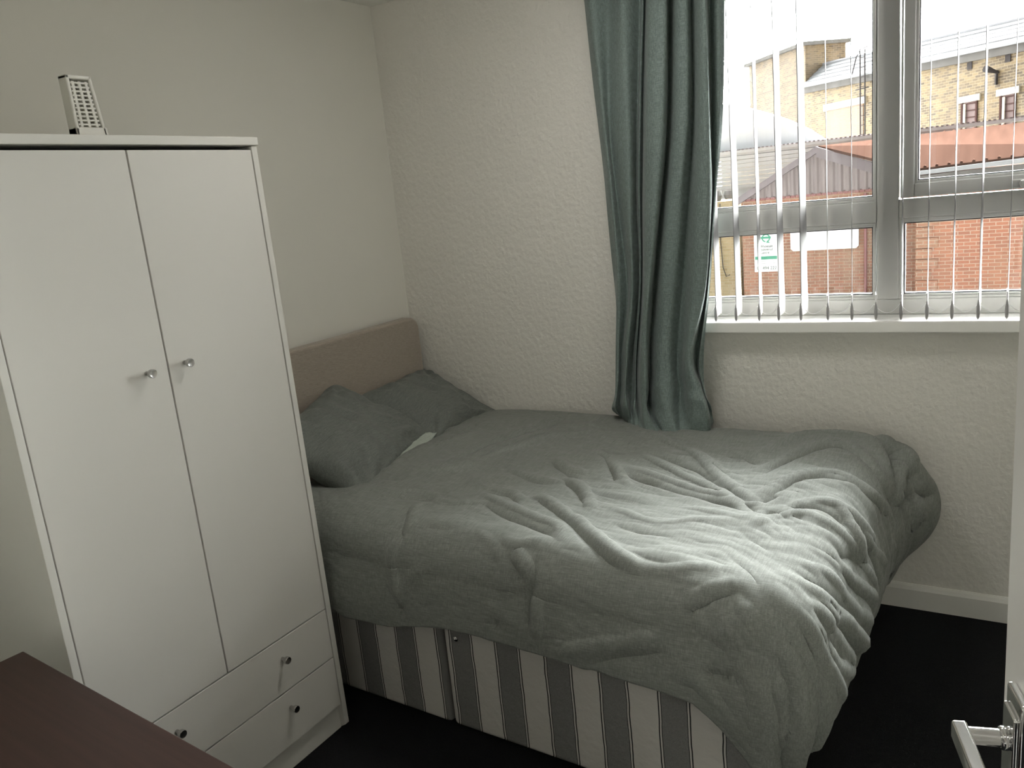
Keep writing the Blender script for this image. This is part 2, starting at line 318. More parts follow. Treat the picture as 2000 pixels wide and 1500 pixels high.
STROKES = [
 (-0.01,0.016,[(1.356,0.419),(1.47,0.463),(1.577,0.507),(1.683,0.613),(1.762,0.692),(1.821,0.746)]),
 (0.01,0.012,[(1.205,0.164),(1.374,0.29),(1.506,0.373),(1.6,0.473),(1.69,0.574),(1.758,0.653),(1.821,0.715)]),
 (0.011,0.012,[(1.351,0.45),(1.49,0.52),(1.599,0.581),(1.696,0.656),(1.77,0.723),(1.821,0.732)]),
 (-0.009,0.013,[(1.369,0.631),(1.468,0.649),(1.564,0.668),(1.664,0.712),(1.752,0.753),(1.822,0.802)]),
 (0.009,0.014,[(1.322,0.57),(1.425,0.58),(1.538,0.607),(1.655,0.66),(1.742,0.705),(1.817,0.772)]),
 (-0.012,0.014,[(1.725,0.683),(1.77,0.723),(1.81,0.754),(1.842,0.79)]),
 (0.011,0.012,[(1.82,0.689),(1.852,0.575),(1.9,0.486),(1.956,0.439),(2.02,0.458),(2.09,0.449),(2.169,0.415)]),
 (-0.01,0.014,[(1.837,0.711),(1.873,0.568),(1.93,0.498),(1.992,0.487),(2.058,0.482),(2.135,0.42)]),
 (0.011,0.015,[(1.734,0.483),(1.798,0.388),(1.844,0.249),(1.894,0.153),(1.961,0.189),(2.025,0.282),(2.095,0.324),(2.163,0.329)]),
 (-0.012,0.016,[(1.772,0.509),(1.79,0.453),(1.837,0.331),(1.89,0.219),(1.941,0.205),(2.013,0.291),(2.074,0.334),(2.154,0.315),(2.222,0.339)]),
 (0.012,0.018,[(1.721,0.365),(1.754,0.218),(1.808,0.096),(1.886,0.063),(1.941,0.056),(1.987,0.086),(2.04,0.157),(2.092,0.22),(2.159,0.258)]),
 (-0.008,0.012,[(1.62,0.378),(1.671,0.382),(1.729,0.422)]),
 (-0.01,0.012,[(1.862,0.794),(1.884,0.776),(1.913,0.8)]),
 (-0.012,0.012,[(1.833,0.715),(1.853,0.694),(1.87,0.669)]),
 (0.008,0.012,[(1.906,0.773),(1.952,0.687),(2.006,0.668),(2.047,0.668),(2.093,0.697)]),
 (-0.007,0.012,[(1.907,0.756),(1.961,0.72),(2.006,0.721),(2.056,0.744)]),
 (0.008,0.013,[(1.858,0.907),(1.895,0.817),(1.953,0.772),(2.008,0.778),(2.065,0.768),(2.115,0.744)]),
 (0.006,0.014,[(1.644,0.803),(1.73,0.818),(1.816,0.85),(1.851,0.825)]),
 (0.006,0.014,[(1.469,0.892),(1.572,0.932),(1.651,0.942),(1.734,0.9),(1.819,0.872)]),
 (-0.006,0.02,[(1.52,0.992),(1.593,1.015),(1.678,1.004)]),
 (0.005,0.012,[(1.506,0.373),(1.601,0.447),(1.698,0.53),(1.74,0.561)]),
 (0.01,0.013,[(2.014,0.935),(2.063,0.916),(2.114,0.864),(2.196,0.768),(2.287,0.639)]),
 (0.01,0.013,[(2.015,1.016),(2.057,0.983),(2.13,0.931),(2.206,0.864),(2.308,0.721)]),
 (-0.009,0.013,[(2.045,0.911),(2.08,0.902),(2.144,0.854),(2.258,0.735)]),
 (0.011,0.013,[(2.013,1.093),(2.057,1.078),(2.124,1.016),(2.215,0.931),(2.317,0.826)]),
 (-0.01,0.014,[(2.032,1.064),(2.082,1.036),(2.176,0.945),(2.315,0.783)]),
 (0.01,0.013,[(1.989,0.649),(2.052,0.706),(2.107,0.74),(2.159,0.725),(2.246,0.644)]),
 (-0.009,0.012,[(2.047,0.673),(2.101,0.682),(2.184,0.639),(2.262,0.597)]),
 (0.008,0.012,[(2.076,0.697),(2.159,0.606),(2.241,0.515)]),
 (0.007,0.012,[(2.041,0.353),(2.089,0.396),(2.16,0.41),(2.224,0.449)]),
 (-0.014,0.02,[(2.07,0.869),(2.112,0.764),(2.159,0.725)]),
 (0.008,0.014,[(1.809,1.233),(1.845,1.203),(1.887,1.175),(1.928,1.161)]),
 (-0.007,0.012,[(1.823,1.238),(1.869,1.209),(1.924,1.18)]),
 (0.005,0.01,[(1.6,1.15),(1.679,1.169),(1.743,1.162),(1.821,1.138),(1.903,1.123)]),
 (0.011,0.011,[(2.039,1.169),(2.081,1.179),(2.127,1.179),(2.187,1.16),(2.248,1.112),(2.322,1.05)]),
 (0.011,0.012,[(2.053,1.141),(2.102,1.098),(2.159,1.059),(2.212,1.026),(2.284,0.954)]),
 (-0.01,0.014,[(2.071,1.145),(2.117,1.131),(2.175,1.098),(2.224,1.064)]),
 (0.012,0.012,[(2.072,1.088),(2.118,1.059),(2.178,0.978),(2.245,0.907),(2.316,0.816)]),
 (-0.012,0.018,[(2.129,1.069),(2.186,1.007),(2.268,0.921),(2.312,0.864)]),
 (0.009,0.012,[(2.04,1.255),(2.095,1.265),(2.123,1.284),(2.16,1.322),(2.188,1.346)]),
 (-0.009,0.014,[(2.049,1.236),(2.109,1.25),(2.174,1.25),(2.247,1.236)]),
 (0.011,0.014,[(2.045,1.322),(2.078,1.35),(2.115,1.379),(2.156,1.427),(2.184,1.455)]),
 (-0.012,0.02,[(2.031,1.341),(2.05,1.374),(2.078,1.408),(2.106,1.47)]),
 (0.01,0.012,[(2.062,1.15),(2.104,1.155),(2.151,1.112),(2.17,1.117),(2.227,1.078),(2.28,1.002),(2.321,0.916)]),
 (0.011,0.018,[(1.961,1.203),(1.947,1.222),(1.934,1.241),(1.915,1.263),(1.893,1.286)]),
 (-0.016,0.014,[(1.866,1.366),(1.889,1.36),(1.917,1.355),(1.944,1.35)]),
 (0.01,0.022,[(0.712,0.836),(0.813,0.782),(0.843,0.638),(0.902,0.485),(0.947,0.358),(1.02,0.311),(1.044,0.249),(0.997,0.07)]),
 (-0.009,0.018,[(0.794,0.76),(0.833,0.683),(0.841,0.576),(0.879,0.45),(0.92,0.32),(0.986,0.264)]),
 (-0.011,0.013,[(1.108,0.619),(1.205,0.7),(1.26,0.725)]),
 (0.01,0.013,[(1.094,0.572),(1.191,0.648),(1.258,0.673)]),
 (-0.011,0.013,[(1.231,0.764),(1.304,0.816),(1.38,0.895)]),
 (0.01,0.012,[(1.228,0.73),(1.319,0.795),(1.401,0.904),(1.404,0.947)]),
 (-0.012,0.014,[(1.121,1.022),(1.207,1.059),(1.308,1.093),(1.394,1.12),(1.414,1.129)]),
 (0.011,0.014,[(1.047,0.943),(1.167,0.995),(1.289,1.036),(1.386,1.068),(1.426,1.116)]),
 (-0.011,0.012,[(1.249,0.937),(1.322,0.981),(1.38,1.016),(1.417,1.047)]),
 (0.01,0.012,[(1.216,0.924),(1.254,0.911),(1.323,0.951),(1.389,1.003)]),
 (0.013,0.014,[(1.394,0.986),(1.477,1.056),(1.571,1.128),(1.642,1.164),(1.693,1.178)]),
 (-0.012,0.016,[(1.413,1.043),(1.509,1.118),(1.586,1.163),(1.637,1.177)]),
 (-0.009,0.013,[(1.08,0.956),(1.134,0.93),(1.214,0.981)]),
 (0.009,0.013,[(0.928,0.812),(1.009,0.89),(1.1,0.901),(1.147,0.909),(1.227,0.989)]),
 (0.01,0.014,[(0.735,1.071),(0.776,1.02),(0.826,0.978),(0.918,1.004),(0.979,1.039),(1.108,1.0)]),
 (-0.009,0.014,[(0.81,1.05),(0.875,1.039),(0.939,1.032)]),
 (0.007,0.014,[(0.999,0.716),(1.111,0.753),(1.195,0.774),(1.247,0.773)]),
 (-0.006,0.014,[(1.017,0.745),(1.124,0.784),(1.203,0.804)]),
 (-0.012,0.016,[(1.236,0.497),(1.314,0.6),(1.374,0.696)]),
 (0.01,0.014,[(1.188,0.45),(1.262,0.527),(1.365,0.635),(1.42,0.71)]),
 (-0.009,0.014,[(1.381,0.631),(1.443,0.628),(1.514,0.641)]),
 (-0.01,0.014,[(0.914,1.129),(0.949,1.199),(0.941,1.222)]),
 (0.01,0.014,[(0.9,1.073),(0.953,1.167),(0.945,1.217),(0.933,1.255),(0.944,1.319),(0.965,1.377)]),
 (0.014,0.012,[(1.342,1.193),(1.384,1.224),(1.403,1.259)]),
 (-0.016,0.016,[(1.398,1.215),(1.403,1.259),(1.4,1.315),(1.402,1.371)]),
 (0.01,0.016,[(1.422,1.285),(1.424,1.333),(1.421,1.38)]),
 (0.006,0.018,[(0.545,1.147),(0.608,1.092),(0.657,1.033),(0.772,1.016)]),
 (0.006,0.018,[(0.378,0.991),(0.402,0.929),(0.437,0.847),(0.562,0.865),(0.651,0.865)]),
 (-0.006,0.018,[(0.58,0.994),(0.632,0.938),(0.714,0.931)]),
 (0.006,0.02,[(0.531,0.753),(0.567,0.644),(0.616,0.551),(0.608,0.371)]),
 (-0.006,0.02,[(0.523,0.693),(0.568,0.577),(0.596,0.454),(0.574,0.288)]),
 (0.007,0.02,[(0.756,0.792),(0.761,0.636),(0.77,0.47),(0.811,0.277),(0.826,0.063)]),
 (-0.007,0.02,[(0.763,0.734),(0.782,0.55),(0.828,0.375),(0.871,0.25),(0.854,0.058)]),
 (-0.006,0.016,[(1.013,1.171),(1.082,1.172),(1.128,1.156)]),
 (0.007,0.02,[(1.048,1.265),(0.995,1.314),(0.965,1.373)]),
 (-0.012,0.02,[(0.957,1.387),(0.967,1.421)]),
 (-0.012,0.02,[(1.282,1.373),(1.315,1.374)]),
 (0.005,0.016,[(1.198,1.162),(1.263,1.187),(1.301,1.214)]),
 (0.006,0.012,[(1.286,1.17),(1.327,1.175),(1.364,1.163),(1.401,1.146)]),
 (0.008,0.02,[(1.486,1.407),(1.567,1.37),(1.668,1.338),(1.759,1.302)]),
 (-0.01,0.014,[(1.578,1.41),(1.664,1.373),(1.76,1.341)]),
 (-0.038,0.014,[(1.987,0.052),(2.02,0.081),(2.055,0.167),(2.09,0.229),(2.137,0.272),(2.179,0.296),(2.227,0.353)]),
 (0.0228,0.012,[(1.997,0.052),(2.033,0.105),(2.067,0.21),(2.114,0.267)]),
 (0.0228,0.014,[(2.07,0.119),(2.091,0.129),(2.133,0.21),(2.153,0.267)]),
 (-0.0266,0.02,[(2.038,0.052),(2.065,0.138),(2.095,0.215)]),
 (-0.0304,0.022,[(2.107,0.1),(2.121,0.148),(2.147,0.186),(2.156,0.229)]),
 (0.0228,0.02,[(1.997,0.052),(2.038,0.048),(2.07,0.043),(2.093,0.095)]),
 (-0.038,0.02,[(2.176,0.067),(2.172,0.11),(2.165,0.138)]),
 (0.0228,0.012,[(2.165,0.134),(2.193,0.148),(2.231,0.172),(2.258,0.172)]),
 (-0.0266,0.016,[(2.158,0.253),(2.169,0.191),(2.171,0.148)]),
 (-0.0228,0.016,[(2.25,0.115),(2.248,0.143),(2.253,0.172)]),
 (0.009,0.012,[(1.863,0.203),(1.902,0.185),(1.941,0.186),(1.994,0.267)]),
 (0.008,0.01,[(1.997,0.515),(2.025,0.496),(2.062,0.468),(2.106,0.429)]),
 (0.008,0.01,[(2.032,0.444),(2.081,0.434),(2.151,0.372),(2.201,0.348)]),
 (0.008,0.01,[(2.018,0.649),(2.06,0.659),(2.097,0.635),(2.154,0.563)]),
 (0.008,0.01,[(2.048,0.701),(2.072,0.725),(2.118,0.721),(2.151,0.716)]),
 (-0.009,0.012,[(2.052,0.692),(2.093,0.706),(2.138,0.687)]),
]
CURT = [
 [(1.032,-0.08,2.211),(1.084,-0.13,2.193),(1.134,-0.09,2.189),(1.204,-0.145,2.167),(1.241,-0.078,2.17),(1.262,-0.11,2.161),(1.258,-0.076,2.167),(1.307,-0.16,2.145),(1.37,-0.175,2.13),(1.345,-0.074,2.15),(1.395,-0.14,2.13),(1.433,-0.145,2.122),(1.423,-0.08,2.133),(1.473,-0.15,2.113),(1.495,-0.155,2.108),(1.481,-0.078,2.122),(1.518,-0.1,2.112),(1.536,-0.08,2.111)],
 [(1.055,-0.08,1.787),(1.1,-0.13,1.78),(1.106,-0.09,1.781),(1.195,-0.145,1.768),(1.202,-0.078,1.769),(1.228,-0.11,1.764),(1.228,-0.076,1.765),(1.273,-0.16,1.757),(1.339,-0.175,1.748),(1.315,-0.074,1.754),(1.37,-0.14,1.745),(1.411,-0.145,1.74),(1.407,-0.08,1.742),(1.455,-0.15,1.734),(1.488,-0.155,1.729),(1.471,-0.078,1.734),(1.499,-0.1,1.73),(1.508,-0.08,1.729)],
 [(1.067,-0.08,1.492),(1.11,-0.13,1.491),(1.117,-0.09,1.489),(1.184,-0.145,1.486),(1.182,-0.078,1.483),(1.207,-0.11,1.482),(1.205,-0.076,1.481),(1.251,-0.16,1.482),(1.3,-0.175,1.478),(1.275,-0.074,1.475),(1.329,-0.14,1.474),(1.375,-0.145,1.471),(1.38,-0.08,1.467),(1.435,-0.15,1.466),(1.479,-0.155,1.463),(1.461,-0.078,1.46),(1.475,-0.1,1.46),(1.476,-0.08,1.459)],
 [(1.075,-0.08,1.185),(1.112,-0.13,1.191),(1.132,-0.09,1.185),(1.174,-0.145,1.191),(1.17,-0.078,1.182),(1.189,-0.11,1.186),(1.184,-0.076,1.181),(1.228,-0.16,1.191),(1.256,-0.175,1.193),(1.231,-0.074,1.179),(1.285,-0.14,1.187),(1.329,-0.145,1.186),(1.346,-0.08,1.177),(1.403,-0.15,1.185),(1.451,-0.155,1.184),(1.429,-0.078,1.174),(1.444,-0.1,1.177),(1.443,-0.08,1.174)],
 [(1.064,-0.095,0.929),(1.096,-0.145,0.94),(1.095,-0.105,0.931),(1.14,-0.16,0.943),(1.136,-0.093,0.929),(1.162,-0.125,0.936),(1.156,-0.091,0.929),(1.204,-0.175,0.947),(1.232,-0.19,0.951),(1.203,-0.089,0.929),(1.256,-0.155,0.944),(1.303,-0.16,0.945),(1.319,-0.095,0.932),(1.373,-0.165,0.947),(1.394,-0.17,0.949),(1.382,-0.093,0.932),(1.409,-0.115,0.937),(1.414,-0.095,0.933)],
 [(1.062,-0.12,0.802),(1.095,-0.17,0.815),(1.092,-0.13,0.805),(1.138,-0.185,0.821),(1.131,-0.118,0.804),(1.16,-0.15,0.813),(1.156,-0.116,0.804),(1.206,-0.2,0.827),(1.232,-0.215,0.831),(1.201,-0.114,0.805),(1.258,-0.18,0.824),(1.312,-0.185,0.827),(1.327,-0.12,0.811),(1.383,-0.19,0.83),(1.427,-0.195,0.833),(1.408,-0.118,0.813),(1.421,-0.14,0.819),(1.42,-0.12,0.814)],
 [(1.061,-0.15,0.727),(1.097,-0.2,0.743),(1.095,-0.16,0.732),(1.145,-0.215,0.749),(1.137,-0.148,0.731),(1.167,-0.18,0.741),(1.165,-0.146,0.731),(1.217,-0.23,0.757),(1.24,-0.245,0.762),(1.206,-0.144,0.733),(1.271,-0.21,0.754),(1.323,-0.215,0.758),(1.338,-0.15,0.741),(1.401,-0.22,0.763),(1.456,-0.225,0.767),(1.438,-0.148,0.745),(1.452,-0.17,0.752),(1.446,-0.15,0.746)],
 [(1.023,-0.04,0.668),(1.066,-0.093,0.668),(1.097,-0.13,0.668),(1.134,-0.172,0.668),(1.169,-0.206,0.668),(1.192,-0.222,0.668),(1.211,-0.238,0.668),(1.241,-0.264,0.668),(1.294,-0.278,0.668),(1.294,-0.252,0.668),(1.317,-0.267,0.668),(1.36,-0.27,0.668),(1.364,-0.237,0.668),(1.4,-0.229,0.668),(1.461,-0.222,0.668),(1.448,-0.154,0.668),(1.433,-0.077,0.668),(1.415,-0.031,0.668)],
]
# ============================================================ THE ROOM
RX, RY, RZ = 2.95, -2.80, 2.40
WX0, WX1, WZ0, WZ1 = 1.18, 2.80, 1.04, 2.28       # window opening
def struct(mb, name, m, label, bevel=0, **k):
    o = mb.build(name, m, None, bevel, **k); o['kind'] = 'structure'; o['label'] = label; return o
struct(MB().box((-.25, -4.6, -.12), (RX+.2, .25, 0)), 'floor', M_['carpet'], 'black carpet covering the bedroom floor')
struct(MB().box((-.25, -4.6, RZ), (RX+.2, .25, RZ+.12)), 'ceiling', M_['ceil'], 'plain white ceiling')
struct(MB().box((-.2, -4.6, 0), (0, 0, RZ)), 'wall_left', M_['wall_smooth'], 'smooth off-white wall behind the headboard and wardrobe')
w = MB(); w.box((-.2, 0, 0), (WX0, .25, RZ)); w.box((WX1, 0, 0), (RX+.2, .25, RZ)); w.box((WX0, 0, 0), (WX1, .25, WZ0-.04)); w.box((WX0, 0, WZ1), (WX1, .25, RZ))
struct(w, 'wall_back', M_['wall_tex'], 'off-white textured wall around the window')
struct(MB().box((RX, -4.6, 0), (RX+.2, 0, RZ)), 'wall_right', M_['wall_smooth'], 'off-white wall to the right behind the open door')
w = MB(); w.box((0, RY-.12, 0), (1.78, RY, RZ)); w.box((2.62, RY-.12, 0), (RX, RY, RZ)); w.box((1.78, RY-.12, 2.05), (2.62, RY, RZ))
struct(w, 'wall_front', M_['wall_smooth'], 'off-white wall with the doorway')
struct(MB().box((-.2, -4.72, 0), (RX+.2, -4.6, RZ)), 'wall_hall', M_['wall_smooth'], 'off-white hallway wall beyond the doorway')
# door lining
d = MB(); d.box((1.78, RY-.13, 0), (1.81, RY+.01, 2.05)); d.box((2.59, RY-.13, 0), (2.62, RY+.01, 2.05)); d.box((1.78, RY-.13, 2.02), (2.62, RY+.01, 2.05))
struct(d, 'trim_1', M_['gloss'], 'white lining of the doorway', .002)
# skirting
def skirt(name, a, b, nx, ny, label):
    prof = [(0, 0), (.016, 0), (.016, .072), (.010, .084), (.004, .09), (0, .09)]
    a = Vector((a[0], a[1], 0)); b = Vector((b[0], b[1], 0)); n = Vector((nx, ny, 0)); mb = MB(); k = len(prof)
    vs = [a+n*p+Vector((0, 0, z)) for p, z in prof]+[b+n*p+Vector((0, 0, z)) for p, z in prof]
    mb.add(vs, [tuple(range(k)), tuple(range(k, 2*k))[::-1]]+[(i, (i+1) % k, k+(i+1) % k, k+i) for i in range(k)])
    struct(mb, name, M_['gloss'], label)
skirt('baseboard_back', (0.0, 0), (RX, 0), 0, -1, 'white skirting board under the window')
skirt('baseboard_left', (0, RY), (0, -.016), 1, 0, 'white skirting board along the headboard wall')
skirt('baseboard_right', (RX, RY), (RX, -.016), -1, 0, 'white skirting board along the right wall')

# flush opal fill lamps, out of view, added to brighten walls and bedding
for (lx, ly, lab, st_) in ((1.35, -.95, 'bedroom', FILL_S), (2.0, -3.7, 'hallway', HALL_FILL_S)):
    pe = empty('fill_lamp', (lx, ly, RZ)); tag(pe, 'round opal fill lamp added out of view on the %s ceiling' % lab, 'fill lamp')
    MB().lathe([(.17, 0), (.17, -.02), (.155, -.024)], (0, 0, 0), (0, 0, 1), 40).build('fill_lamp_base', M_['plastic'], pe, smooth=True)
    MB().lathe([(.155, -.025), (.155, -.040), (.145, -.056), (.11, -.068), (.05, -.074)], (0, 0, 0), (0, 0, 1), 40).build('fill_lamp_diffuser', fill_lamp_mat('fill_lamp_glow', st_), pe, smooth=True)

# ============================================================ WINDOW
FY0, FY1 = .075, .135
wroot = empty('window_1', (0, 0, 0)); wroot['kind'] = 'structure'; wroot['label'] = 'white double-glazed window with four panes behind the vertical blind'
fr = MB()
X0, X1 = WX0, WX1; MX0, MX1 = 1.975, 2.040          # mullion
TZ0, TZ1 = 1.352, 1.422                             # transom
fr.box((X0, FY0, WZ0), (X0+.06, FY1, WZ1)); fr.box((X1-.06, FY0, WZ0), (X1, FY1, WZ1))
fr.box((X0+.06, FY0, WZ0), (X1-.06, FY1, WZ0+.052)); fr.box((X0+.06, FY0, WZ1-.06), (X1-.06, FY1, WZ1))
fr.box((MX0, FY0, WZ0+.052), (MX1, FY1, WZ1-.06))
fr.box((X0+.06, FY0, TZ0), (MX0, FY1, TZ1)); fr.box((MX1, FY0, TZ0+.008), (X1-.06, FY1, TZ1))
# mitred weld cross on the mullion: four hairline grooves
frame = fr.build('window_frame', M_['upvc'], wroot, .003, 2)
def pane(x0, x1, z0, z1, yb=FY0+.004, bead=.014):
    bd = MB()
    for i, (s_, dy) in enumerate(((0, 0), (bead*.55, .007))):
        a0, a1, c0, c1 = x0+s_, x1-s_, z0+s_, z1-s_; t_ = bead*.55
        bd.box((a0, yb+dy, c0), (a0+t_, yb+.03, c1)); bd.box((a1-t_, yb+dy, c0), (a1, yb+.03, c1))
        bd.box((a0+t_, yb+dy, c0), (a1-t_, yb+.03, c0+t_)); bd.box((a0+t_, yb+dy, c1-t_), (a1-t_, yb+.03, c1))
    bd.build('glazing_bead', M_['upvc'], wroot, .001, 1)
    s_ = bead*1.1; g = MB(); a0, a1, c0, c1 = x0+s_, x1-s_, z0+s_, z1-s_; t_ = .0035
    g.box((a0, yb+.014, c0), (a0+t_, yb+.034, c1)); g.box((a1-t_, yb+.014, c0), (a1, yb+.034, c1)); g.box((a0, yb+.014, c0), (a1, yb+.034, c0+t_)); g.box((a0, yb+.014, c1-t_), (a1, yb+.034, c1))
    g.build('gasket', M_['gasket'], wroot)
    MB().box((a0, yb+.020, c0), (a1, yb+.024, c1)).build('glass_pane', M_['glass'], wroot)
pane(X0+.06, MX0, TZ1, WZ1-.06); pane(X0+.06, MX0, WZ0+.052, TZ0)
pane(MX1, X1-.06, WZ0+.052, TZ0+.008)
# opening sash, upper right
sx0, sx1, sz0, sz1 = 2.046, X1-.064, 1.427, WZ1-.064
sash = MB(); sy0 = FY0-.016; q = .052
sash.box((sx0, sy0, sz0), (sx0+.040, FY1-.01, sz1)); sash.box((sx1-.040, sy0, sz0), (sx1, FY1-.01, sz1)); sash.box((sx0+.040, sy0, sz0), (sx1-.040, FY1-.01, sz0+.042)); sash.box((sx0+.040, sy0, sz1-q), (sx1-.040, FY1-.01, sz1))
so = sash.build('opening_sash', M_['upvc'], wroot, .003, 2)
pane(sx0+.034, sx1-.034, sz0+.036, sz1-q+.006, yb=sy0+.004)
h = MB(); h.box((2.355, sy0-.010, 1.430), (2.43, sy0, 1.456)); h.tube([(2.385, sy0-.008, 1.443), (2.385, sy0-.035, 1.443)], .009, 12); h.box((2.378, sy0-.044, 1.433), (2.49, sy0-.030, 1.453))
h.build('window_handle', M_['upvc'], wroot, .004, 3)
for o in wroot.children: pass
# sill board
sb = MB(); sb.box((WX0-.06, -.062, WZ0-.040), (WX1+.06, .0, WZ0)); sb.box((WX0+.001, .0, WZ0-.04), (WX1-.001, FY0+.02, WZ0))
struct(sb, 'trim_2', M_['sill'], 'white window sill board below the blind', .006, seg=3)
sb = MB().box((WX0+.001, FY0+.02, WZ0-.05), (WX1-.001, .31, WZ0-.012)); struct(sb, 'trim_3', M_['upvc'], 'outer window sill', .003)

# ============================================================ VERTICAL BLIND
bl = empty('vertical_blind', (1.98, 0, 2.24)); tag(bl, 'white vertical blind with open slats hanging in front of the window', 'blind')
BO = Vector((1.98, 0, 2.1))
hr = MB(); hr.box((WX0+.02-1.98, -.018, -.005), (WX1-.02-1.98, .022, .035)); hr.build('head_rail', M_['upvc'], bl, .003)
SLX = [1.25, 1.32, 1.385, 1.448, 1.523, 1.601, 1.674, 1.751, 1.829, 1.906, 1.981, 2.059, 2.134, 2.207, 2.281, 2.356, 2.43, 2.505, 2.58, 2.655, 2.73]
SLW = [9, 9, 10, 11, 11, 6, 11, 12, .5, .5, .5, 2, 1, 2, 3, .5, 4, 4, 4, 4, 4]
slat_me = None; prev = None
def slat_mesh():
    n, mz = 10, 22; V = np.zeros((n+1, mz+1, 3))
    for i in range(n+1):
        u = i/n-.5
        for j in range(mz+1):
            V[i, j] = (.0015*math.cos(u*PI)+.0006*math.sin(j*1.7+i), u*.089, -.0-(j/mz)*1.145)
    return V
SV = slat_mesh()
rnd = random.Random(4)
for i, (x, wpx) in enumerate(zip(SLX, SLW)):
    va = math.atan2(2.357-x, 2.93); ang = va-math.asin(min(.9, wpx*.0018/.089))
    # slat plane stands across the window, turned a little about its hanger
    s_ = gridmesh('blind_slat', SV, M_['blind'], bl, .0006, 0)
    s_.location = (x-1.98, .0, -.012); s_.rotation_euler = (rnd.uniform(-.002, .002), 0, ang)
    # bottom pocket with weight plate
    p = MB(); p.box((-.0022, -.043, -1.170), (.0022, .043, -1.102)); p.build('slat_pocket', M_['chain'], s_, .001, 1)
    e = MB(); prof = [(.0008, 0), (.004, .006), (.0058, .02), (.005, .04), (.002, .058), (.0008, .062)]
    e.lathe(prof, (0, -.0505, -1.186), (0, 0, 1), 12); e.build('slat_weight', M_['weight'], s_, smooth=True)
    if i:
        xa = SLX[i-1]; pts = []
        for k in range(13):
            t_ = k/12; pts.append((xa+(x-xa)*t_-1.98, -.047, -1.144-.030*4*t_*(1-t_)))
        MB().tube(pts, .0011, 6).build('linking_chain', M_['chain'], bl, smooth=True)

# ============================================================ CURTAIN
def catmull(A, n):                         # resample axis 0 of A with Catmull-Rom
    A = np.asarray(A, float); m = A.shape[0]; P = np.concatenate([[2*A[0]-A[1]], A, [2*A[-1]-A[-2]]], 0)
    ts = np.linspace(0, m-1, n); i = np.minimum(ts.astype(int), m-2); t = (ts-i).reshape((-1,)+(1,)*(A.ndim-1))
    p0, p1, p2, p3 = P[i], P[i+1], P[i+2], P[i+3]
    return .5*((2*p1)+(-p0+p2)*t+(2*p0-5*p1+4*p2-p3)*t*t+(-p0+3*p1-3*p2+p3)*t**3)
C_ = np.array(CURT)
topx = C_[0]+(C_[0]-C_[1])*.22; topx[:, 2] = 2.29
C_ = np.concatenate([topx[None], C_], 0)
for k in range(len(C_)-1): C_[k, :, 2] = C_[k, :, 2]  # control net: rows top to hem, columns left to right
cg = catmull(C_, 130).transpose(1, 0, 2); cg = catmull(cg, 170)
nz = rough_noise((170, 130), 5, (34, 7)); mask = np.clip((2.3-cg[..., 2])/1.6, .25, 1)
cg[..., 1] += nz*.004*mask; cg[..., 0] += rough_noise((170, 130), 8, (26, 9))*.0018
low = np.clip((1.0-cg[..., 2])/.3, 0, 1); cg[..., 1] += rough_noise((170, 130), 11, (18, 16))*.006*low*np.clip((cg[..., 2]-.68)/.05, 0, 1)
cg[..., 2] = np.maximum(cg[..., 2], .668); cg[..., 1] = np.minimum(cg[..., 1], np.where(cg[..., 2] > .98, -.068, -.012))
cur = gridmesh('curtain', cg, M_['curtain'], None, .002, 0, sub=1)
tag(cur, 'green linen curtain hanging at the left of the window, hem resting on the bed', 'curtain')
cp = empty('curtain_pole', (1.9, -.11, 2.31)); tag(cp, 'curtain pole above the window carrying the green curtain', 'curtain pole')
MB().tube([(-1.0, 0, 0), (1.0, 0, 0)], .012, 16).build('pole', M_['satin'], cp, smooth=True)
for sx in (-.92, .95):
    MB().box((sx-.01, .0, -.02), (sx+.01, .11, .01)).build('bracket', M_['satin'], cp, .002)

# ============================================================ BED
bed = empty('divan_bed', (BED_O[0], BED_O[1], 0), BED_A)
tag(bed, 'small double divan bed with striped base and beige headboard in the corner', 'bed')
BW = 1.165
def divan(x0, x1, nm):
    mb = MB(); mb.box((x0, -BW, .012), (x1, -.02, .345))
    o = mb.build('divan_base', M_['ticking' if nm == 'head' else 'ticking_foot'], bed, .018, 4); return o
d1 = divan(.15, 1.008, 'head'); d2 = divan(1.014, 1.965, 'foot')
for d_, xs in ((d1, (.22, .93)), (d2, (1.09, 1.89))):
    for xx in xs:
        for yy in (-.10, -BW+.08):
            MB().lathe([(.02, 0), (.02, .012)], (xx, yy, 0), (0, 0, 1), 14).build('glide', M_['gasket'], d_)
st = MB(); st.lathe([(.007, 0), (.008, .003), (.004, .006)], (1.066, -BW-.001, .315), (0, -1, 0), 14); so_ = st.build('stud', M_['chrome'], d2, smooth=True)
mt = MB().box((.15, -BW+.01, .347), (1.96, -.02, .585)); mo = mt.build('mattress', M_['sheet'], bed, .05, 6)
# headboard: rounded upholstered slab
hb = MB(); rr = .055; pts = []
for (cy, a0) in ((-.03-rr, 0), (-BW-.01+rr, 90)):
    for k in range(9):
        a = math.radians(a0+k*90/8); pts.append((cy+rr*math.cos(a), 1.078-rr+rr*math.sin(a)))
pts += [(-BW-.01, .30), (-.03, .30)]
hb.prism(pts, lambda a, b, d: (d, a, b), .022, .085); hbo = hb.build('headboard', M_['hb'], bed, .014, 4); hbo.rotation_euler[2] = -BED_A
hbo['label'] = 'beige upholstered headboard'
for yy in (-.3, -.85): MB().box((.03, yy-.03, .06), (.05, yy+.03, .32)).build('headboard_strut', M_['desk'], bed).rotation_euler[2] = -BED_A

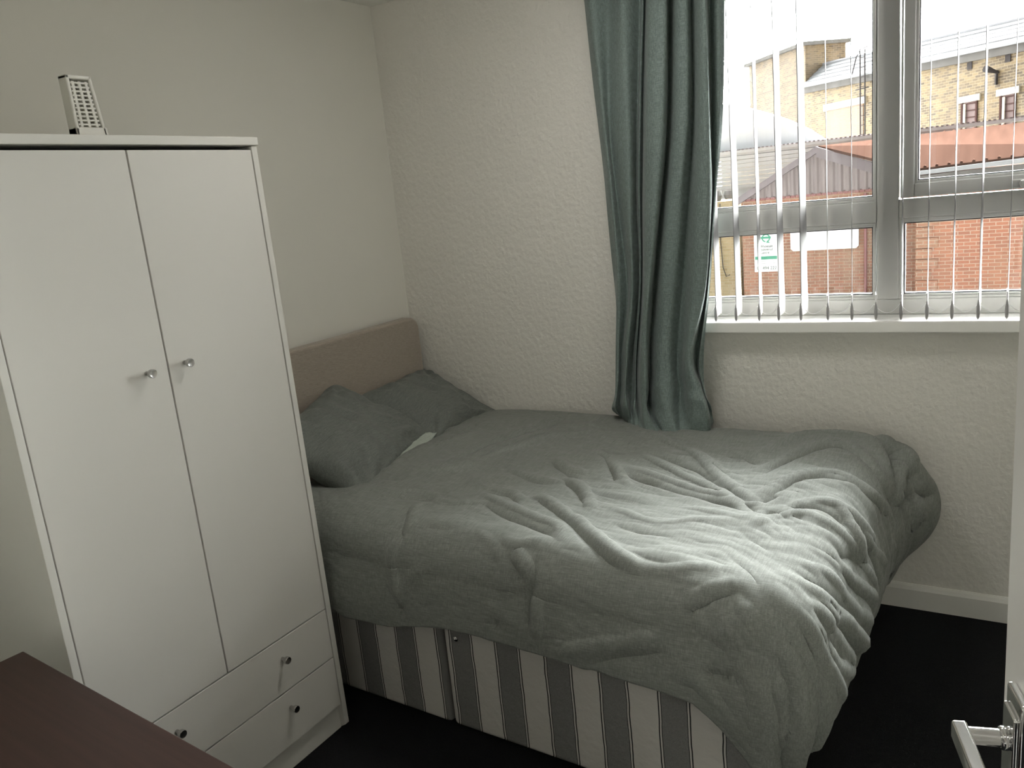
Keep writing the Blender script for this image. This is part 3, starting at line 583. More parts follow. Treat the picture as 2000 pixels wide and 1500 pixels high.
# ---- duvet
s, t = duvet_grid(); P = duvet_point(s, t)
def normals(P):
    N = np.cross(np.gradient(P, axis=1), np.gradient(P, axis=0)); N /= np.linalg.norm(N, axis=-1, keepdims=True)+1e-12
    if N[..., 2].mean() < 0: N = -N
    return N
N = normals(P); disp = np.zeros(s.shape)
for (hgt, wid, pts) in STROKES:
    pts = np.array(pts); best = np.full(s.shape, 9.); tp = np.zeros(s.shape)
    seg = np.linalg.norm(np.diff(pts, axis=0), axis=1); tot = seg.sum(); acc = 0
    if tot < 1e-4: continue
    # smooth the stroke
    pp = catmull(pts, max(8, len(pts)*4)) if len(pts) > 2 else pts
    seg = np.linalg.norm(np.diff(pp, axis=0), axis=1); tot = seg.sum()
    bx = (s > pp[:, 0].min()-.1) & (s < pp[:, 0].max()+.1) & (t > pp[:, 1].min()-.1) & (t < pp[:, 1].max()+.1)
    ss, tt = s[bx], t[bx]; bst = np.full(ss.shape, 9.); ta = np.zeros(ss.shape)
    for a, b, l in zip(pp[:-1], pp[1:], seg):
        if l < 1e-6: continue
        k = np.clip(((ss-a[0])*(b[0]-a[0])+(tt-a[1])*(b[1]-a[1]))/(l*l), 0, 1)
        dd = np.hypot(ss-a[0]-k*(b[0]-a[0]), tt-a[1]-k*(b[1]-a[1])); m = dd < bst
        bst[m] = dd[m]; ta[m] = (acc+k[m]*l)/tot
        acc += l
    taper = np.clip(np.minimum(ta, 1-ta)*5+.25, 0, 1)
    if hgt > 0: prof = .75/(1+(bst/(wid*.62))**2)**1.5+.35*np.exp(-(bst/(wid*2.0))**2)
    else: prof = np.exp(-(bst/(wid*.85))**2)
    disp[bx] += hgt*STROKE_GAIN*taper*prof
# finer random crumple, stretched along the bed, stronger near the foot
side = 1-.6*smooth(t, W0, W0+.1)*(s < L0)
disp += (rough_noise(s.shape, 2, (16, 22))*.0028+rough_noise(s.shape, 3, (26, 70))*.0011*(.5+.5*smooth(s, .9, 1.7)))*side
# fine creases running along and fanning towards the near foot corner
ang_ = np.arctan2(t-.95, s-1.72); rad_ = np.hypot(t-.95, s-1.72)
fan = np.sin(ang_*34+rough_noise(s.shape, 14, (14, 14))*1.6)*smooth(rad_, .10, .25)*(1-smooth(rad_, .42, .62))*smooth(s, 1.7, 1.95)
disp += fan*.0010
disp += rough_noise(s.shape, 12, (60, 150))*.0006
for _ in range(1):
    dp = np.pad(disp, 1, mode='edge'); disp = (dp[:-2, 1:-1]+dp[2:, 1:-1]+dp[1:-1, :-2]+dp[1:-1, 2:]+2*dp[1:-1, 1:-1]+.5*(dp[:-2, :-2]+dp[2:, 2:]+dp[:-2, 2:]+dp[2:, :-2]))/8
# hem edge: rolled back underneath, then the cloth gets its filling thickness
P = P+N*disp[..., None]
duv = gridmesh('duvet', P, M_['duvet'], None, .022, -1 if DUV_SIGN > 0 else 1)
tag(duv, 'crumpled sage green duvet spread over the bed and hanging down its near side and foot', 'duvet')

# ---- pillows
def pillow(name, cen, U, V, wid, ln, th, mt_, warp=None, seed=1, corner=.10, flap=None):
    U = Vector(U).normalized(); V = Vector(V); V = (V-U*V.dot(U)).normalized(); N_ = U.cross(V)
    n = 60; a = np.linspace(-1, 1, n); A, B = np.meshgrid(a, a, indexing='ij')
    outl = 1+corner*(np.abs(A*B)**2.2)-.035*((1-A**2)*np.abs(B)**3+(1-B**2)*np.abs(A)**3)
    hgt = np.clip((1-np.abs(A)**2.6), 0, 1)**.55*np.clip((1-np.abs(B)**2.6), 0, 1)**.55
    rad = np.hypot(1-A, 1-B); rd2 = np.hypot(1-A, 1+B); rd3 = np.hypot(1+A, 1+B)
    spoke = sum(np.sin(np.arctan2(q1, q2)*15+seed+i_)*np.exp(-((r_-.55)/.35)**2) for i_, (q1, q2, r_) in enumerate(((1-A, 1-B, rad), (1-A, 1+B, rd2), (1+A, 1+B, rd3))))
    rn = rough_noise((n, n), seed, (5, 5))*.009*hgt+rough_noise((n, n), seed+1, (7, 16))*.0055*np.clip(hgt*2, 0, 1)+spoke*.0065*np.clip(hgt*2, 0, 1)
    edge = np.exp(-((1-np.maximum(np.abs(A), np.abs(B)))/.25)**2)
    rn = rn+edge*np.sin((A+B)*17+seed)*.004*hgt
    out = []
    for sg in (1, -1):
        x = A*wid/2*outl; y = B*ln/2*outl; z = sg*(hgt*th/2+rn)
        if warp is not None: x, y, z = warp(A, B, x, y, z)
        out.append(np.stack([cen[k]+x*U[k]+y*V[k]+z*N_[k] for k in range(3)], -1))
    top, bot = out; me = bpy.data.meshes.new(name); vs = top.reshape(-1, 3).tolist()+bot.reshape(-1, 3).tolist(); fs = []
    for i in range(n-1):
        for j in range(n-1):
            q_ = i*n+j; fs.append((q_, q_+n, q_+n+1, q_+1)); r_ = q_+n*n; fs.append((r_, r_+1, r_+n+1, r_+n))
    me.from_pydata(vs, [], fs); bm = bmesh.new(); bm.from_mesh(me); bmesh.ops.remove_doubles(bm, verts=bm.verts, dist=.0004); bmesh.ops.recalc_face_normals(bm, faces=bm.faces); bm.to_mesh(me); bm.free()
    for p in me.polygons: p.use_smooth = True
    me.materials.append(mt_); o = bpy.data.objects.new(name, me); COL.objects.link(o)
    m = o.modifiers.new('sub', 'SUBSURF'); m.levels = 1; m.render_levels = 1
    return o, top, bot
def lean(cx, cz): return None
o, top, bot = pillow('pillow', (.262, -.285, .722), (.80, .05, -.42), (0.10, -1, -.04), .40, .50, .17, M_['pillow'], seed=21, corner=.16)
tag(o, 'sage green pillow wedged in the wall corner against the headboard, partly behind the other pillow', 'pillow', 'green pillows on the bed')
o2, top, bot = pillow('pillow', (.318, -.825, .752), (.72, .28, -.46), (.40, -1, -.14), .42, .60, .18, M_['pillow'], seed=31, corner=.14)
tag(o2, 'sage green pillow nearer the wardrobe with its open end showing a paler lining', 'pillow', 'green pillows on the bed')
# open end of the pillowcase: paler turned lip along the end facing the wall corner
c_ = (top[-1]+bot[-1])/2; c_ = c_[:34]
k = np.linspace(0, 1, len(c_)); rows = []
for j, f_ in enumerate(np.linspace(0, 1, 8)):
    wdt = (np.clip(np.sin(np.clip(k*.95+.06, 0, 1)*PI), 0, 1)**.6)[:, None]
    off = wdt*np.array([.052, .030, -.012])*f_+np.array([-.010, 0, .010])
    wav = (np.sin(k*11+j*.5)*.004*f_)[:, None]*np.array([.3, 0, 1])
    r_ = c_+off+wav; r_[:, 2] = np.maximum(r_[:, 2], .676+.012*(1-f_)); rows.append(r_)
fl = gridmesh('pillowcase_lip', np.array(rows), M_['lining'], None, .003, 0, sub=1)
fl.parent = o2; fl['label'] = 'pale green inside of the pillowcase opening'

# ============================================================ WARDROBE
wd_ = empty('wardrobe', (.64, -1.342, 0), math.radians(-.3)); tag(wd_, 'white wardrobe with two doors over two drawers against the left wall', 'wardrobe')
D_, W_, H_ = .50, .761, 1.772; T = .018
MB().box((-D_, -T, 0.012), (0, 0, H_-.022)).build('side_panel', M_['white_in'], wd_, .0015)
MB().box((-D_, -W_, 0.012), (0, -W_+T, H_-.022)).build('side_panel', M_['white_in'], wd_, .0015)
for yy in (-T, -W_): # rounded toe under each side
    MB().prism([(0, .012), (-.02, 0), (-D_, 0), (-D_, .02), (0, .02)], lambda a, b, d: (a, d, b), yy+.0005, yy+T-.0005).build('side_foot', M_['white_in'], wd_, .003)
MB().box((-D_, -W_-.003, H_-.021), (.006, .003, H_)).build('top_panel', M_['white_in'], wd_, .002)
MB().box((-D_+.0, -W_+T, .03), (-D_+.006, -T, H_-.022)).build('back_panel', M_['white_in'], wd_)
MB().box((-D_+.008, -W_+T, .095), (-.03, -T, .112)).build('bottom_panel', M_['white_in'], wd_)
MB().box((-D_+.008, -W_+T, .408), (-.03, -T, .424)).build('shelf_panel', M_['white_in'], wd_)
MB().box((-.034, -W_+T, .0), (-.018, -T, .082)).build('plinth', M_['white_in'], wd_, .001)
def knob(par, y, z):
    k_ = MB(); k_.lathe([(.0055, 0), (.0055, .010), (.0095, .016), (.0105, .019), (.0105, .026), (.0095, .0275), (.0075, .027)], (-.002, y, z), (1, 0, 0), 24)
    return k_.build('knob', M_['satin'], par, smooth=True)
yi0, yi1 = -T-.003, -W_+T+.003; ym = -.384
def front(name, y0, y1, z0, z1):
    return MB().box((-.019, y0, z0), (-.001, y1, z1)).build(name, M_['white'], wd_, .0015, 2)
zd = .409
dr_ = front('door', yi0, ym+.002, zd+.002, H_-.032); knob(dr_, -.338, 1.236); dr_['label'] = 'right wardrobe door'
dl_ = front('door', ym-.002, yi1, zd+.002, H_-.032); knob(dl_, -.443, 1.233); dl_['label'] = 'left wardrobe door'
ut = front('drawer', yi0, yi1, .250, zd-.002); knob(ut, -.207, .350); knob(ut, -.555, .350); ut['label'] = 'upper drawer'
lt = front('drawer', yi0, yi1, .086, .246); knob(lt, -.207, .195); knob(lt, -.555, .195); lt['label'] = 'lower drawer'

# ============================================================ WHITE SLOTTED PLASTIC HOLDER ON THE WARDROBE
ah = empty('plastic_holder', (.45, -1.700, H_), math.radians(0)); tag(ah, 'small white plastic holder with a slotted front standing on the wardrobe top', 'plastic holder')
HH = .158
def hp(y0, y1, z, zz=None): pass
def wall_poly(nm, mb): return mb.build(nm, M_['plastic'], ah, .003, 2)
# tapered shell: wider at the foot; sides, back, top, base and a slotted front grille
def yl(z): return -.028+.0*z
def yr(z): return .053-.11*z
sh = MB()
sh.prism([(yl(0), 0), (yl(0)+.009, 0), (yl(HH)+.009, HH), (yl(HH), HH)], lambda a, b, d: (d, a, b), -.012, .02)
sh.prism([(yr(0)-.009, 0), (yr(0), 0), (yr(HH), HH), (yr(HH)-.009, HH)], lambda a, b, d: (d, a, b), -.012, .02)
sh.box((-.012, yl(HH), HH-.010), (.02, yr(HH), HH)); sh.box((-.012, yl(0), 0), (.02, yr(0), .040))
wall_poly('shell', sh)
MB().prism([(yl(0)+.01, .03), (yr(0)-.01, .03), (yr(HH)-.01, HH-.01), (yl(HH)+.01, HH-.01)], lambda a, b, d: (d, a, b), -.011, -.007).build('back_wall', M_['slot'], ah)
gr = MB()
for k_ in range(11):
    z0 = .044+k_*.0094; gr.prism([(yl(z0)+.010, z0), (yr(z0)-.010, z0), (yr(z0)-.010, z0+.0042), (yl(z0)+.010, z0+.0042)], lambda a, b, d: (d, a, b), .013, .017)
for q_ in (.25, .5, .75):
    z0, z1 = .04, HH-.014; a0 = yl(z0)+(yr(z0)-yl(z0))*q_; a1 = yl(z1)+(yr(z1)-yl(z1))*q_
    gr.prism([(a0-.0035, z0), (a0+.0035, z0), (a1+.0035, z1), (a1-.0035, z1)], lambda a, b, d: (d, a, b), .012, .0175)
gr.build('slotted_front', M_['plastic'], ah, .0006, 1)

# ============================================================ DARK WOODEN DESK
dk = empty('desk', (.665, -2.198, 0), math.radians(-5.2)); tag(dk, 'dark brown wooden desk in the bottom left corner of the view', 'desk')
DW, DD, DZ = 1.02, .47, .75
MB().box((0, -DD, DZ-.022), (DW, 0, DZ)).build('desk_top', M_['desk'], dk, .003, 3)
MB().box((.02, -DD+.02, .0), (.04, -.02, DZ-.022)).build('side_panel', M_['desk'], dk, .001)
MB().box((DW-.04, -DD+.02, .0), (DW-.02, -.02, DZ-.022)).build('side_panel', M_['desk'], dk, .001)
MB().box((.04, -.05, .35), (DW-.04, -.035, DZ-.022)).build('modesty_panel', M_['desk'], dk, .001)

# ============================================================ BEDROOM DOOR
hd = Vector((.27, -.963, 0)).normalized(); dn = Vector((-hd.y*-1, hd.x*-1, 0))     # dn: out of the visible face
dn = Vector((hd.y, -hd.x, 0))
if dn.x > 0: dn = -dn
A0 = Vector((2.3665, -2.062, 0)); ang = math.atan2(hd.y, hd.x)
dor = empty('door_1', A0, ang); dor['kind'] = 'structure'; dor['label'] = 'white bedroom door standing open at the right edge'
# local x runs from the free edge to the hinges, local +y side
ls = 1 if (Vector((-hd.y, hd.x, 0)).dot(dn) > 0) else -1
MB().box((0, -ls*.040, .008), (.76, 0, 2.0)).build('door_leaf', M_['door'], dor, .0015)
hz = .998
ch = MB(); ch.box((.036, ls*.0, hz-.110), (.082, ls*.009, hz+.048)); pl_ = ch.build('handle_plate', M_['chrome'], dor, .004, 3)
c2 = MB(); c2.box((.042, ls*.008, hz-.095), (.076, ls*.013, hz+.030)); c2.build('handle_plate_centre', M_['chrome'], pl_, .004, 3)
lv = MB(); lv.tube([(.060, ls*.012, hz), (.060, ls*.020, hz)], .0115, 20); lv.tube([(.060, ls*.018, hz), (.060, ls*.052, hz)], .0085, 20)
lv.box((.050, ls*.046, hz-.010), (.170, ls*.060, hz+.010))
lv.build('door_handle', M_['chrome'], dor, .003, 3)
MB().box((.049, ls*.0125, hz-.078), (.060, ls*.0128+ls*.002, hz-.060)).build('turn_snib', M_['chrome'], pl_, .001)
MB().box((-.0012, -ls*.032, hz-.09), (.0005, -ls*.010, hz+.07)).build('latch_plate', M_['satin'], dor)
for hz_ in (.25, 1.75): MB().tube([(.765, ls*.004, hz_-.05), (.765, ls*.004, hz_+.05)], .006, 10).build('hinge', M_['satin'], dor, smooth=True)
# ============================================================ OUTSIDE (first-floor view over the yard)
GZ = -3.0
XM = {}
XM['red'] = brick_mat('red_brick', (0.231, 0.101, 0.062), (0.175, 0.087, 0.056), (0.294, 0.238, 0.182), 0, stain=(.28, .20, .13), stain_amt=.5)
XM['red2'] = brick_mat('orange_red_brick', (0.266, 0.108, 0.063), (0.203, 0.084, 0.052), (0.322, 0.245, 0.189), 0, stain=(.25, .16, .10), stain_amt=.35)
XM['yel'] = brick_mat('yellow_stock_brick', (0.155, 0.108, 0.049), (0.040, 0.026, 0.014), (0.216, 0.173, 0.108), -.1, w=.225, h=.078, stain=(.12, .085, .05), stain_amt=.45)
XM['yel2'] = brick_mat('pale_stock_brick', (0.266, 0.210, 0.115), (0.210, 0.158, 0.077), (0.294, 0.252, 0.168), 0, stain=(.3, .25, .15), stain_amt=.4)
XM['pink'] = brick_mat('pink_infill', (0.203, 0.112, 0.075), (0.188, 0.101, 0.068), (0.217, 0.150, 0.112), 0, stain=(.20, .12, .085), stain_amt=.4)
XM['metal'] = mat('pale_metal_roof', (.21, .215, .22), 1.0, spec=0, vary=(3, .12, ONE))
XM['rib'] = mat('grey_roof_rib', (.20, .20, .21), 1.0, spec=0)
XM['lead'] = mat('grey_parapet', (.10, .095, .09), 1.0, spec=0, vary=(2, .35, ONE))
XM['stone'] = mat('cream_lintel', (0.396, 0.360, 0.282), .8, vary=(4, .1, ONE))
XM['white'] = mat('white_roof_sheet', (.56, .57, .585), 1.0, spec=0)
XM['side'] = mat('grey_siding', (.40, .40, .41), .6)
XM['clad'] = mat('brown_grey_cladding', (0.157, 0.132, 0.128), .7, vary=(3, .3, (3, 1, .4)))
XM['fascia'] = mat('weathered_fascia', (.16, .14, .145), 1.0, spec=0, vary=(2, .25, ONE))
XM['rust'] = mat('rusty_red_roof', (.052, .029, .022), 1.0, spec=0, vary=(1.2, .35, (5, .5, 1)))
XM['dark'] = mat('dark_window_frame', (.05, .028, .025), .9, spec=0)
XM['wpane'] = mat('dull_window_pane', (.10, .065, .06), .6, spec=.1)
XM['pipe'] = mat('maroon_pipe', (.16, .06, .06), .5)
XM['iron'] = mat('dark_iron', (.05, .045, .045), .9, 0, spec=0)
XM['sign'] = mat('white_sign', (.60, .62, .61), .4)
XM['signw'] = mat('blank_white_sign', (.86, .87, .88), .4)
XM['green'] = mat('sign_green', (.02, .19, .11), .4)
XM['ink'] = mat('sign_ink', (.03, .05, .045), .5)
XM['ground'] = mat('grey_concrete', (.28, .27, .26), .9, vary=(1, .2, ONE))
o = MB().box((-40, .6, GZ-.2), (30, 60, GZ)).build('yard_ground', XM['ground']); o['kind'] = 'structure'; o['label'] = 'concrete yard outside the window'

def part(mb, nm, m, par, **k): return mb.build(nm, m, par, **k)
# ---- red-brick workshop with a corrugated gable
bA = empty('brick_workshop', (-1.6, 18, GZ)); tag(bA, 'red brick workshop with a brown corrugated gable, the two signs on its wall', 'building')
ox, oy = 1.6, -18
def XB(x0, x1, y0, y1, z0, z1): return MB().box((x0+ox, y0+oy, z0-GZ), (x1+ox, y1+oy, z1-GZ))
part(XB(-3.46, .62, 18, 22, GZ, 1.02), 'brick_wall', XM['red'], bA)
# corrugated gable sheet, real ribs
def ztop(x):
    if x < -1.61: return 1.06+(x+3.45)*(2.02-1.06)/1.84
    return 2.02-(x+1.61)*(2.02-1.20)/2.11
mb = MB(); xs = np.arange(-3.38, .48, .045); V = []; F = []
for i, x in enumerate(xs):
    y = 17.93+.035*(i % 4 in (0, 1)); V += [(x+ox, y+oy, .98-GZ), (x+ox, y+oy, ztop(x)-.05-GZ), (x+ox, y+.04+oy, .98-GZ), (x+ox, y+.04+oy, ztop(x)-.05-GZ)]
for i in range(len(xs)-1):
    a = 4*i; b = a+4; F += [(a, b, b+1, a+1), (b+2, a+2, a+3, b+3), (a+1, b+1, b+3, a+3), (b, a, a+2, b+2)]
mb.add(V, F); part(mb, 'corrugated_gable', XM['clad'], bA)
fa = MB(); tY = (17.80, 17.95)
def beam(x0, z0, x1, z1, hgt, y0, y1): return [(x0+ox, z0-GZ), (x1+ox, z1-GZ), (x1+ox, z1-hgt-GZ), (x0+ox, z0-hgt-GZ)], y0+oy, y1+oy
for args in ((-3.50, 1.02, -1.61, 2.06, .15), (-1.61, 2.06, .62, 1.17, .24)):
    pol, y0, y1 = beam(*args, 17.80, 17.95); fa.prism(pol, lambda a, b, d: (a, d, b), y0, y1)
part(fa, 'fascia_board', XM['fascia'], bA)
mb = MB(); mb.add([(p[0]+ox, p[1]+oy, p[2]-GZ) for p in [(-3.5, 17.85, 1.04), (-1.61, 17.85, 2.07), (-1.61, 22, 2.10), (-3.5, 22, 1.04), (-3.5, 17.85, 1.0), (-1.61, 17.85, 2.03), (-1.61, 22, 2.06), (-3.5, 22, 1.0)]], [(0, 1, 2, 3), (4, 7, 6, 5), (0, 4, 5, 1), (1, 5, 6, 2), (2, 6, 7, 3), (3, 7, 4, 0)])
part(mb, 'side_roof', XM['fascia'], bA)
# brick soldier course under the cladding
mb = MB()
for x in np.arange(-3.44, .5, .12): mb.box((x+ox, 17.965+oy, .93-GZ), (x+.1+ox, 18.01+oy, 1.0-GZ))
part(mb, 'soldier_course', XM['pipe'], bA)
# ---- right-hand block with the rusty roof
bR = empty('brick_outbuilding', (3.0, 16.5, GZ)); tag(bR, 'orange-red brick outbuilding with a rusty red roof, seen through the right-hand panes', 'building')
ox, oy = -3.0, -16.5
part(XB(.66, 4.2, 16.5, 22, GZ, 1.18), 'brick_wall', XM['red2'], bR)
mb = MB()
for k in range(14): mb.box((.66+ox+(.0), -.04, -2.9+k*.3), (.66+ox+(.34 if k % 2 else .26), .02, -2.9+k*.3+.23+0*k)) if False else None
for k in range(19):
    mb.box((.64+ox, -.03, k*.225), (.64+ox+(.30 if k % 2 else .42), .03, k*.225+.2))
part(mb, 'corner_quoins', XM['red'], bR)
rf = MB(); q_ = [(-1.61, 18.1, 2.03), (-2.0, 22, 2.10), (4.2, 22, 2.13), (4.2, 16.4, 1.403), (.66, 16.4, 1.30)]
n_ = len(q_); top_ = [(p[0]+ox, p[1]+oy, p[2]-GZ+.05) for p in q_]; bt_ = [(p[0]+ox, p[1]+oy, p[2]-GZ-.01) for p in q_]
rf.add(top_+bt_, [(0, 4, 3), (0, 3, 2), (0, 2, 1), (5, 8, 9), (5, 7, 8), (5, 6, 7)]+[(i, (i+1) % 5, 5+(i+1) % 5, 5+i) for i in range(5)])
part(rf, 'rusty_roof', XM['rust'], bR)
rb = MB()
for k in range(16):
    x = .8+k*.22; f_ = lambda yy: 1.30+(x-.66)*(1.47-1.30)/5.84+(yy-16.4)*(2.12-1.30-(x-.66)*.029)/5.6
    rb.tube([(x+ox, 16.42+oy, f_(16.42)-GZ+.065), (x+ox, 21.9+oy, f_(21.9)-GZ+.065)], .03, 6)
part(rb, 'roof_ribs', XM['rust'], bR)
gt = MB(); pol = [(.66+ox, 1.30-GZ), (4.2+ox, 1.42-GZ), (4.2+ox, 1.32-GZ), (.66+ox, 1.22-GZ)]; gt.prism(pol, lambda a, b, d: (a, d, b), -.32, -.12); part(gt, 'gutter', XM['metal'], bR)
pol = [(.66+ox, 1.20-GZ), (4.2+ox, 1.30-GZ), (4.2+ox, 1.07-GZ), (.66+ox, 1.0-GZ)]; g2 = MB().prism(pol, lambda a, b, d: (a, d, b), -.16, -.0); part(g2, 'soffit_board', XM['lead'], bR)
# ---- signs (things of their own)
def text(body, size, x, z, y, m, par, width=None):
    c = bpy.data.curves.new('lettering', 'FONT'); c.body = body; c.size = size; c.extrude = .003; c.align_x = 'LEFT'; c.materials.append(m)
    o_ = bpy.data.objects.new('lettering', c); COL.objects.link(o_); o_.parent = par; o_.location = (x, y, z); o_.rotation_euler = (PI/2, 0, 0)
    bpy.context.view_layer.update()
    w_ = o_.dimensions.x; me = bpy.data.meshes.new_from_object(o_); bpy.data.objects.remove(o_)
    if width and w_ > 0: me.transform(Matrix.Diagonal((width/w_, 1, 1, 1)))
    me.materials.clear(); me.materials.append(m)
    q = bpy.data.objects.new('lettering', me); COL.objects.link(q); q.parent = par; q.location = (x, y, z); q.rotation_euler = (PI/2, 0, 0)
    return q
sg = empty('lettered_sign', (-3.15, 17.93, -.84)); tag(sg, 'white and green sign board with lettering and a number on the red brick wall', 'sign')
MB().box((0, -.02, 0), (.60, .03, .97)).build('sign_board', XM['sign'], sg, .01, 2)
MB().box((.02, -.026, .31), (.56, -.019, .39)).build('green_band', XM['green'], sg)
lg = MB(); R0, R1 = .105, .075; cx_, cz_ = .30, .84; n_ = 28
ring = [(cx_+R0*math.cos(a), cz_+R0*math.sin(a)) for a in np.linspace(-PI*.35, PI*1.45, n_)]+[(cx_+R1*math.cos(a), cz_+R1*math.sin(a)) for a in np.linspace(PI*1.45, -PI*.35, n_)]
for i in range(n_-1):
    lg.prism([ring[i], ring[i+1], ring[2*n_-2-i], ring[2*n_-1-i]], lambda a, b, d: (a, d, b), -.026, -.019)
lg.box((.17, -.030, .825), (.42, -.019, .875)); lg.prism([(.33, .78), (.40, .72), (.30, .72)], lambda a, b, d: (a, d, b), -.026, -.019)
lg.build('roundel_emblem', XM['green'], sg)
text('Wholesale', .09, .15, .61, -.024, XM['ink'], sg, .31); text('Industrial', .09, .15, .53, -.024, XM['ink'], sg, .30); text('Centre', .09, .15, .45, -.024, XM['ink'], sg, .22)
MB().box((.16, -.024, .262), (.50, -.019, .268)).box((.16, -.024, .21), (.52, -.019, .216)).build('small_print', XM['ink'], sg)
text('01 494 222', .11, .06, .06, -.024, XM['ink'], sg, .48)
bb = MB(); pol = [(0, 0)]
bb.prism([(.06, 0), (1.50, 0), (1.56, .06), (1.56, .46), (1.50, .52), (.06, .52), (0, .46), (0, .06)], lambda a, b, d: (a, d, b), -.02, .03)
bo = bb.build('blank_signboard', XM['signw'], None, .005); bo.location = (-2.26, 17.93, -.36); tag(bo, 'blank white sign board with rounded corners on the red brick wall', 'sign')
dp = MB().tube([(0, 0, 0), (0, 0, 3.9)], .035, 10).build('drain_pipe', XM['pipe'], None, smooth=True); dp.location = (-.55, 17.92, GZ); tag(dp, 'thin maroon drainpipe down the red brick wall', 'pipe')
# ---- pale brick lean-to on the far left with cable and pots
yb = empty('brick_outhouse', (-5.4, 19, GZ)); tag(yb, 'pale yellow brick outhouse at the left edge behind the curtain', 'building')
ox, oy = 5.4, -19
part(XB(-6.9, -3.80, 19, 22, GZ, .95), 'brick_wall', XM['yel2'], yb)
cb = MB().tube([(1.10, -.02, 3.9), (1.08, -.03, 2.9), (1.12, -.03, 2.2), (1.2, -.03, 1.95), (1.3, -.03, 2.0)], .012, 6); cb.build('cable', XM['iron'], yb, smooth=True)
cw = MB()
for (cx_, cz_, w_, h_) in ((.93, 3.98, .32, .28), (1.28, 4.02, .30, .22)): cw.lathe([(w_*.35, 0), (w_*.5, h_*.5), (w_*.42, h_)], (cx_, .25, cz_-.02), (0, 0, 1), 12)
cw.build('roof_cowl', XM['lead'], yb)
# ---- white vaulted shed + grey siding behind the gable
ws = empty('white_shed', (-7, 24, GZ)); tag(ws, 'white vaulted shed roof over grey horizontal siding behind the workshop', 'building')
ox, oy = 7, -24
pol = [(-11, 2.4), (-2.62, 2.36), (-3.15, 2.78), (-3.74, 3.13), (-4.25, 3.38), (-4.67, 3.55), (-5.14, 3.74), (-5.71, 3.86), (-6.6, 3.95), (-8, 3.95), (-11, 3.4)]
MB().prism([(a+ox, b-GZ) for a, b in pol], lambda a, b, d: (a, d, b), 0, 1.2).build('vaulted_roof', XM['white'], ws)
sd = MB()
for k in range(9): sd.box((-11+ox, -.5-.03*(k % 2), 1.2-GZ+k*.125), (1.0+ox, .1, 1.2-GZ+k*.125+.11))
sd.box((-11+ox, -.4, 0), (1.0+ox, .1, 4.22)); sd.build('siding', XM['side'], ws)
ev = MB().box((-11+ox, -.62, 2.27-GZ), (2.9+ox, .2, 2.36-GZ)); ev.build('eaves_gutter', XM['side'], ws)
sc_ = MB()
for k in range(111):
    x = -11+ox+k*.125; sc_.box((x, -.66, 2.35-GZ), (x+.06, -.3, 2.385-GZ))
o_ = sc_.build('corrugated_edge', XM['fascia'], ws)
# ---- long yellow-brick building behind
eB = Vector((.66114, -.75026, 0)); nB = Vector((.75026, .66114, 0)); OB = Vector((-.24511, 28, 0))
aB = math.atan2(eB.y, eB.x)
yl_ = empty('yellow_brick_building', (OB.x, OB.y, GZ), aB); tag(yl_, 'long yellow brick building with a pale ribbed metal roof behind the rusty roof', 'building')
def PB(poly, d0, d1, mb=None): return (mb or MB()).prism([(a, z-GZ) for a, z in poly], lambda a, b, d: (a, d, b), d0, d1)
PB([(-7.1, GZ), (9, GZ), (9, 4.22), (-7.1, 4.86)], 0, 6).build('brick_wall', XM['yel'], yl_)
PB([(-7.12, 4.86), (9, 4.22), (9, 3.94), (-7.12, 4.58)], -.12, .0).build('parapet_band', XM['lead'], yl_)
rv = MB(); pts = [(-7.1, 4.86, -.2), (9, 4.22, -.2), (9, 4.86, .8), (-7.5, 5.66, .8)]
v = [(a, d, z-GZ) for a, z, d in pts]+[(a, d, z-GZ-.06) for a, z, d in pts]; rv.add(v, [(0, 1, 2, 3), (4, 7, 6, 5), (0, 4, 5, 1), (1, 5, 6, 2), (2, 6, 7, 3), (3, 7, 4, 0)]); rv.build('metal_roof', XM['metal'], yl_)
rr_ = MB()
for k in range(1, 5):
    f_ = k/5; a0 = Vector((-7.1-.4*f_, -.2+f_, 4.86+.8*f_-GZ+.01)); a1 = Vector((9, -.2+f_, 4.22+.64*f_-GZ+.01)); rr_.tube([a0, a1], .016, 6)
rr_.tube([(-7.5, .8, 5.68-GZ), (9, .8, 4.88-GZ)], .05, 6)
rr_.build('roof_rib', XM['rib'], yl_)
PB([(-5.6, 2.3), (-3.2, 2.3), (-3.2, 3.72), (-5.6, 3.74)], -.02, .05).build('bricked_opening', XM['pink'], yl_)
PB([(-5.76, 3.72), (-3.0, 3.70), (-3.0, 3.93), (-5.76, 3.97)], -.05, .05).build('lintel', XM['stone'], yl_)
for (x0, x1) in ((1.82, 2.50), (3.38, 3.98)):
    PB([(x0-.12, 3.07), (x1+.12, 3.07), (x1+.12, 3.25), (x0-.12, 3.25)], -.05, .05).build('lintel', XM['stone'], yl_)
    wf = MB(); PB([(x0, 2.0), (x0+.07, 2.0), (x0+.07, 3.07), (x0, 3.07)], -.03, .05, wf); PB([(x1-.07, 2.0), (x1, 2.0), (x1, 3.07), (x1-.07, 3.07)], -.03, .05, wf)
    for k in range(5): PB([(x0+.07, 2.2+k*.2), (x1-.07, 2.2+k*.2), (x1-.07, 2.23+k*.2), (x0+.07, 2.23+k*.2)], -.03, .04, wf)
    w_ = wf.build('window', XM['dark'], yl_); PB([(x0+.07, 2.0), (x1-.07, 2.0), (x1-.07, 3.07), (x0+.07, 3.07)], -.012, .03).build('pane', XM['wpane'], w_)
    PB([(x0+.13, 2.0), (x0+.22, 2.0), (x0+.22, 3.02), (x0+.13, 3.02)], -.05, -.02).build('white_mullion', XM['stone'], w_)
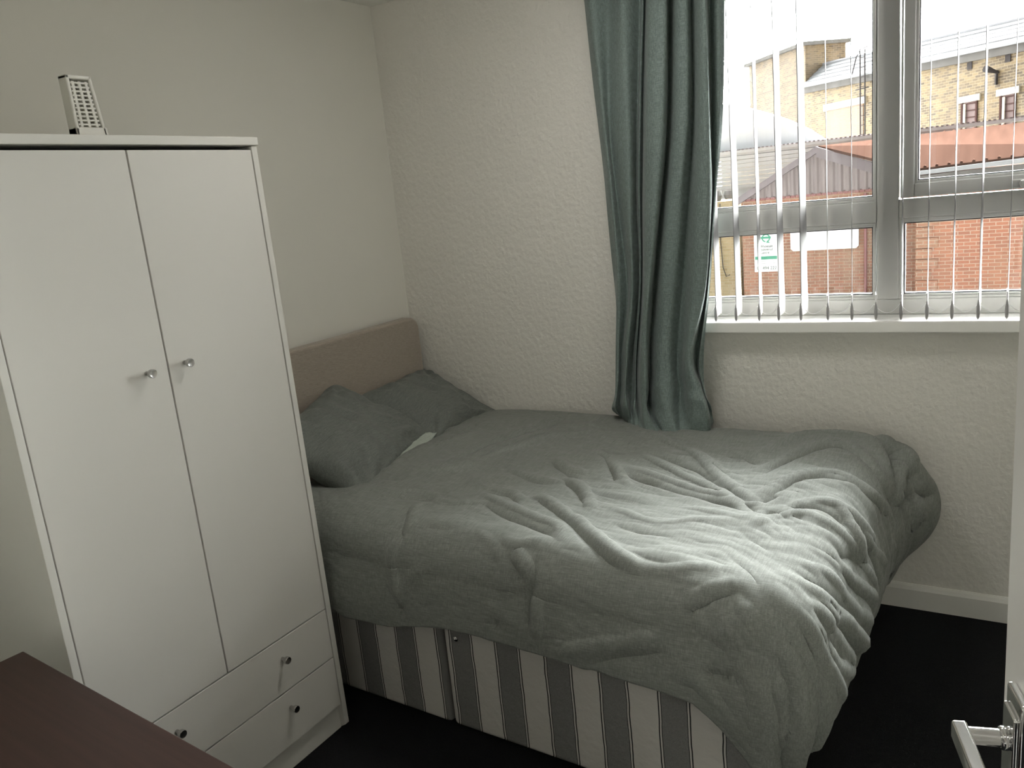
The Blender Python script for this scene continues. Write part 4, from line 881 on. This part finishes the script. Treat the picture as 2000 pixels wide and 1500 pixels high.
for (x0, z0) in ((2.03, 4.0), (3.52, 3.95)): PB([(x0, z0), (x0+.2, z0), (x0+.2, z0+.2), (x0, z0+.2)], -.02, .05).build('air_vent', XM['iron'], yl_)
fl_ = MB().tube([(3.30, -.02, 3.72-GZ), (3.36, -.5, 3.85-GZ)], [.03, .10], 10); fl_.build('wall_lamp', XM['iron'], yl_)
PB([(3.2, 3.4), (3.26, 3.4), (3.26, 3.8), (3.2, 3.8)], -.06, .0).build('lamp_bracket', XM['iron'], yl_)
ld = MB()
ld.tube([(-3.0, -.25, 2.4-GZ), (-3.0, -.25, 5.5-GZ)], .025, 6); ld.tube([(-2.72, -.25, 2.4-GZ), (-2.72, -.25, 5.5-GZ)], .025, 6)
ld.tube([(-3.0, -.25, 5.5-GZ), (-3.15, -.3, 5.3-GZ), (-3.42, -.3, 4.75-GZ)], .02, 6); ld.tube([(-3.35, -.2, 4.2-GZ), (-2.6, -.2, 4.2-GZ)], .02, 6); ld.tube([(-3.05, -.25, 5.52-GZ), (-2.55, -.25, 5.55-GZ)], .02, 6)
for k in range(9): ld.tube([(-3.0, -.25, 2.6-GZ+k*.33), (-2.72, -.25, 2.6-GZ+k*.33)], .014, 6)
ldo = ld.build('ladder', XM['iron'], None, smooth=True); ldo.location = (OB.x, OB.y, GZ); ldo.rotation_euler = (0, 0, aB); tag(ldo, 'thin dark iron ladder fixed up the yellow brick wall to its roof', 'ladder')
# tower at the left end
tw = empty('brick_tower', (OB.x, OB.y, GZ), aB); tag(tw, 'tall yellow-brown brick tower block with a dark flat cap left of the metal roof', 'building')
PB([(-12.0, GZ), (-7.12, GZ), (-7.12, 6.42), (-12.0, 6.42)], .01, 1.80).build('brick_wall', brick_mat('brown_stock_brick', (.13, .09, .045), (.045, .03, .017), (.19, .15, .10), -.1, h=.078, stain=(.09, .065, .04), stain_amt=.5), tw)
PB([(-12.2, 6.42), (-6.98, 6.42), (-6.98, 6.56), (-12.2, 6.56)], -.15, 1.98).build('roof_cap', XM['lead'], tw)
lo = MB(); lo.box((-16, .3, 0), (-12.02, 3, 7.6)); lo.build('low_wing', XM['yel'], tw); MB().box((-16, .2, 7.6), (-12.02, 3.1, 7.75)).build('wing_roof', XM['metal'], tw)
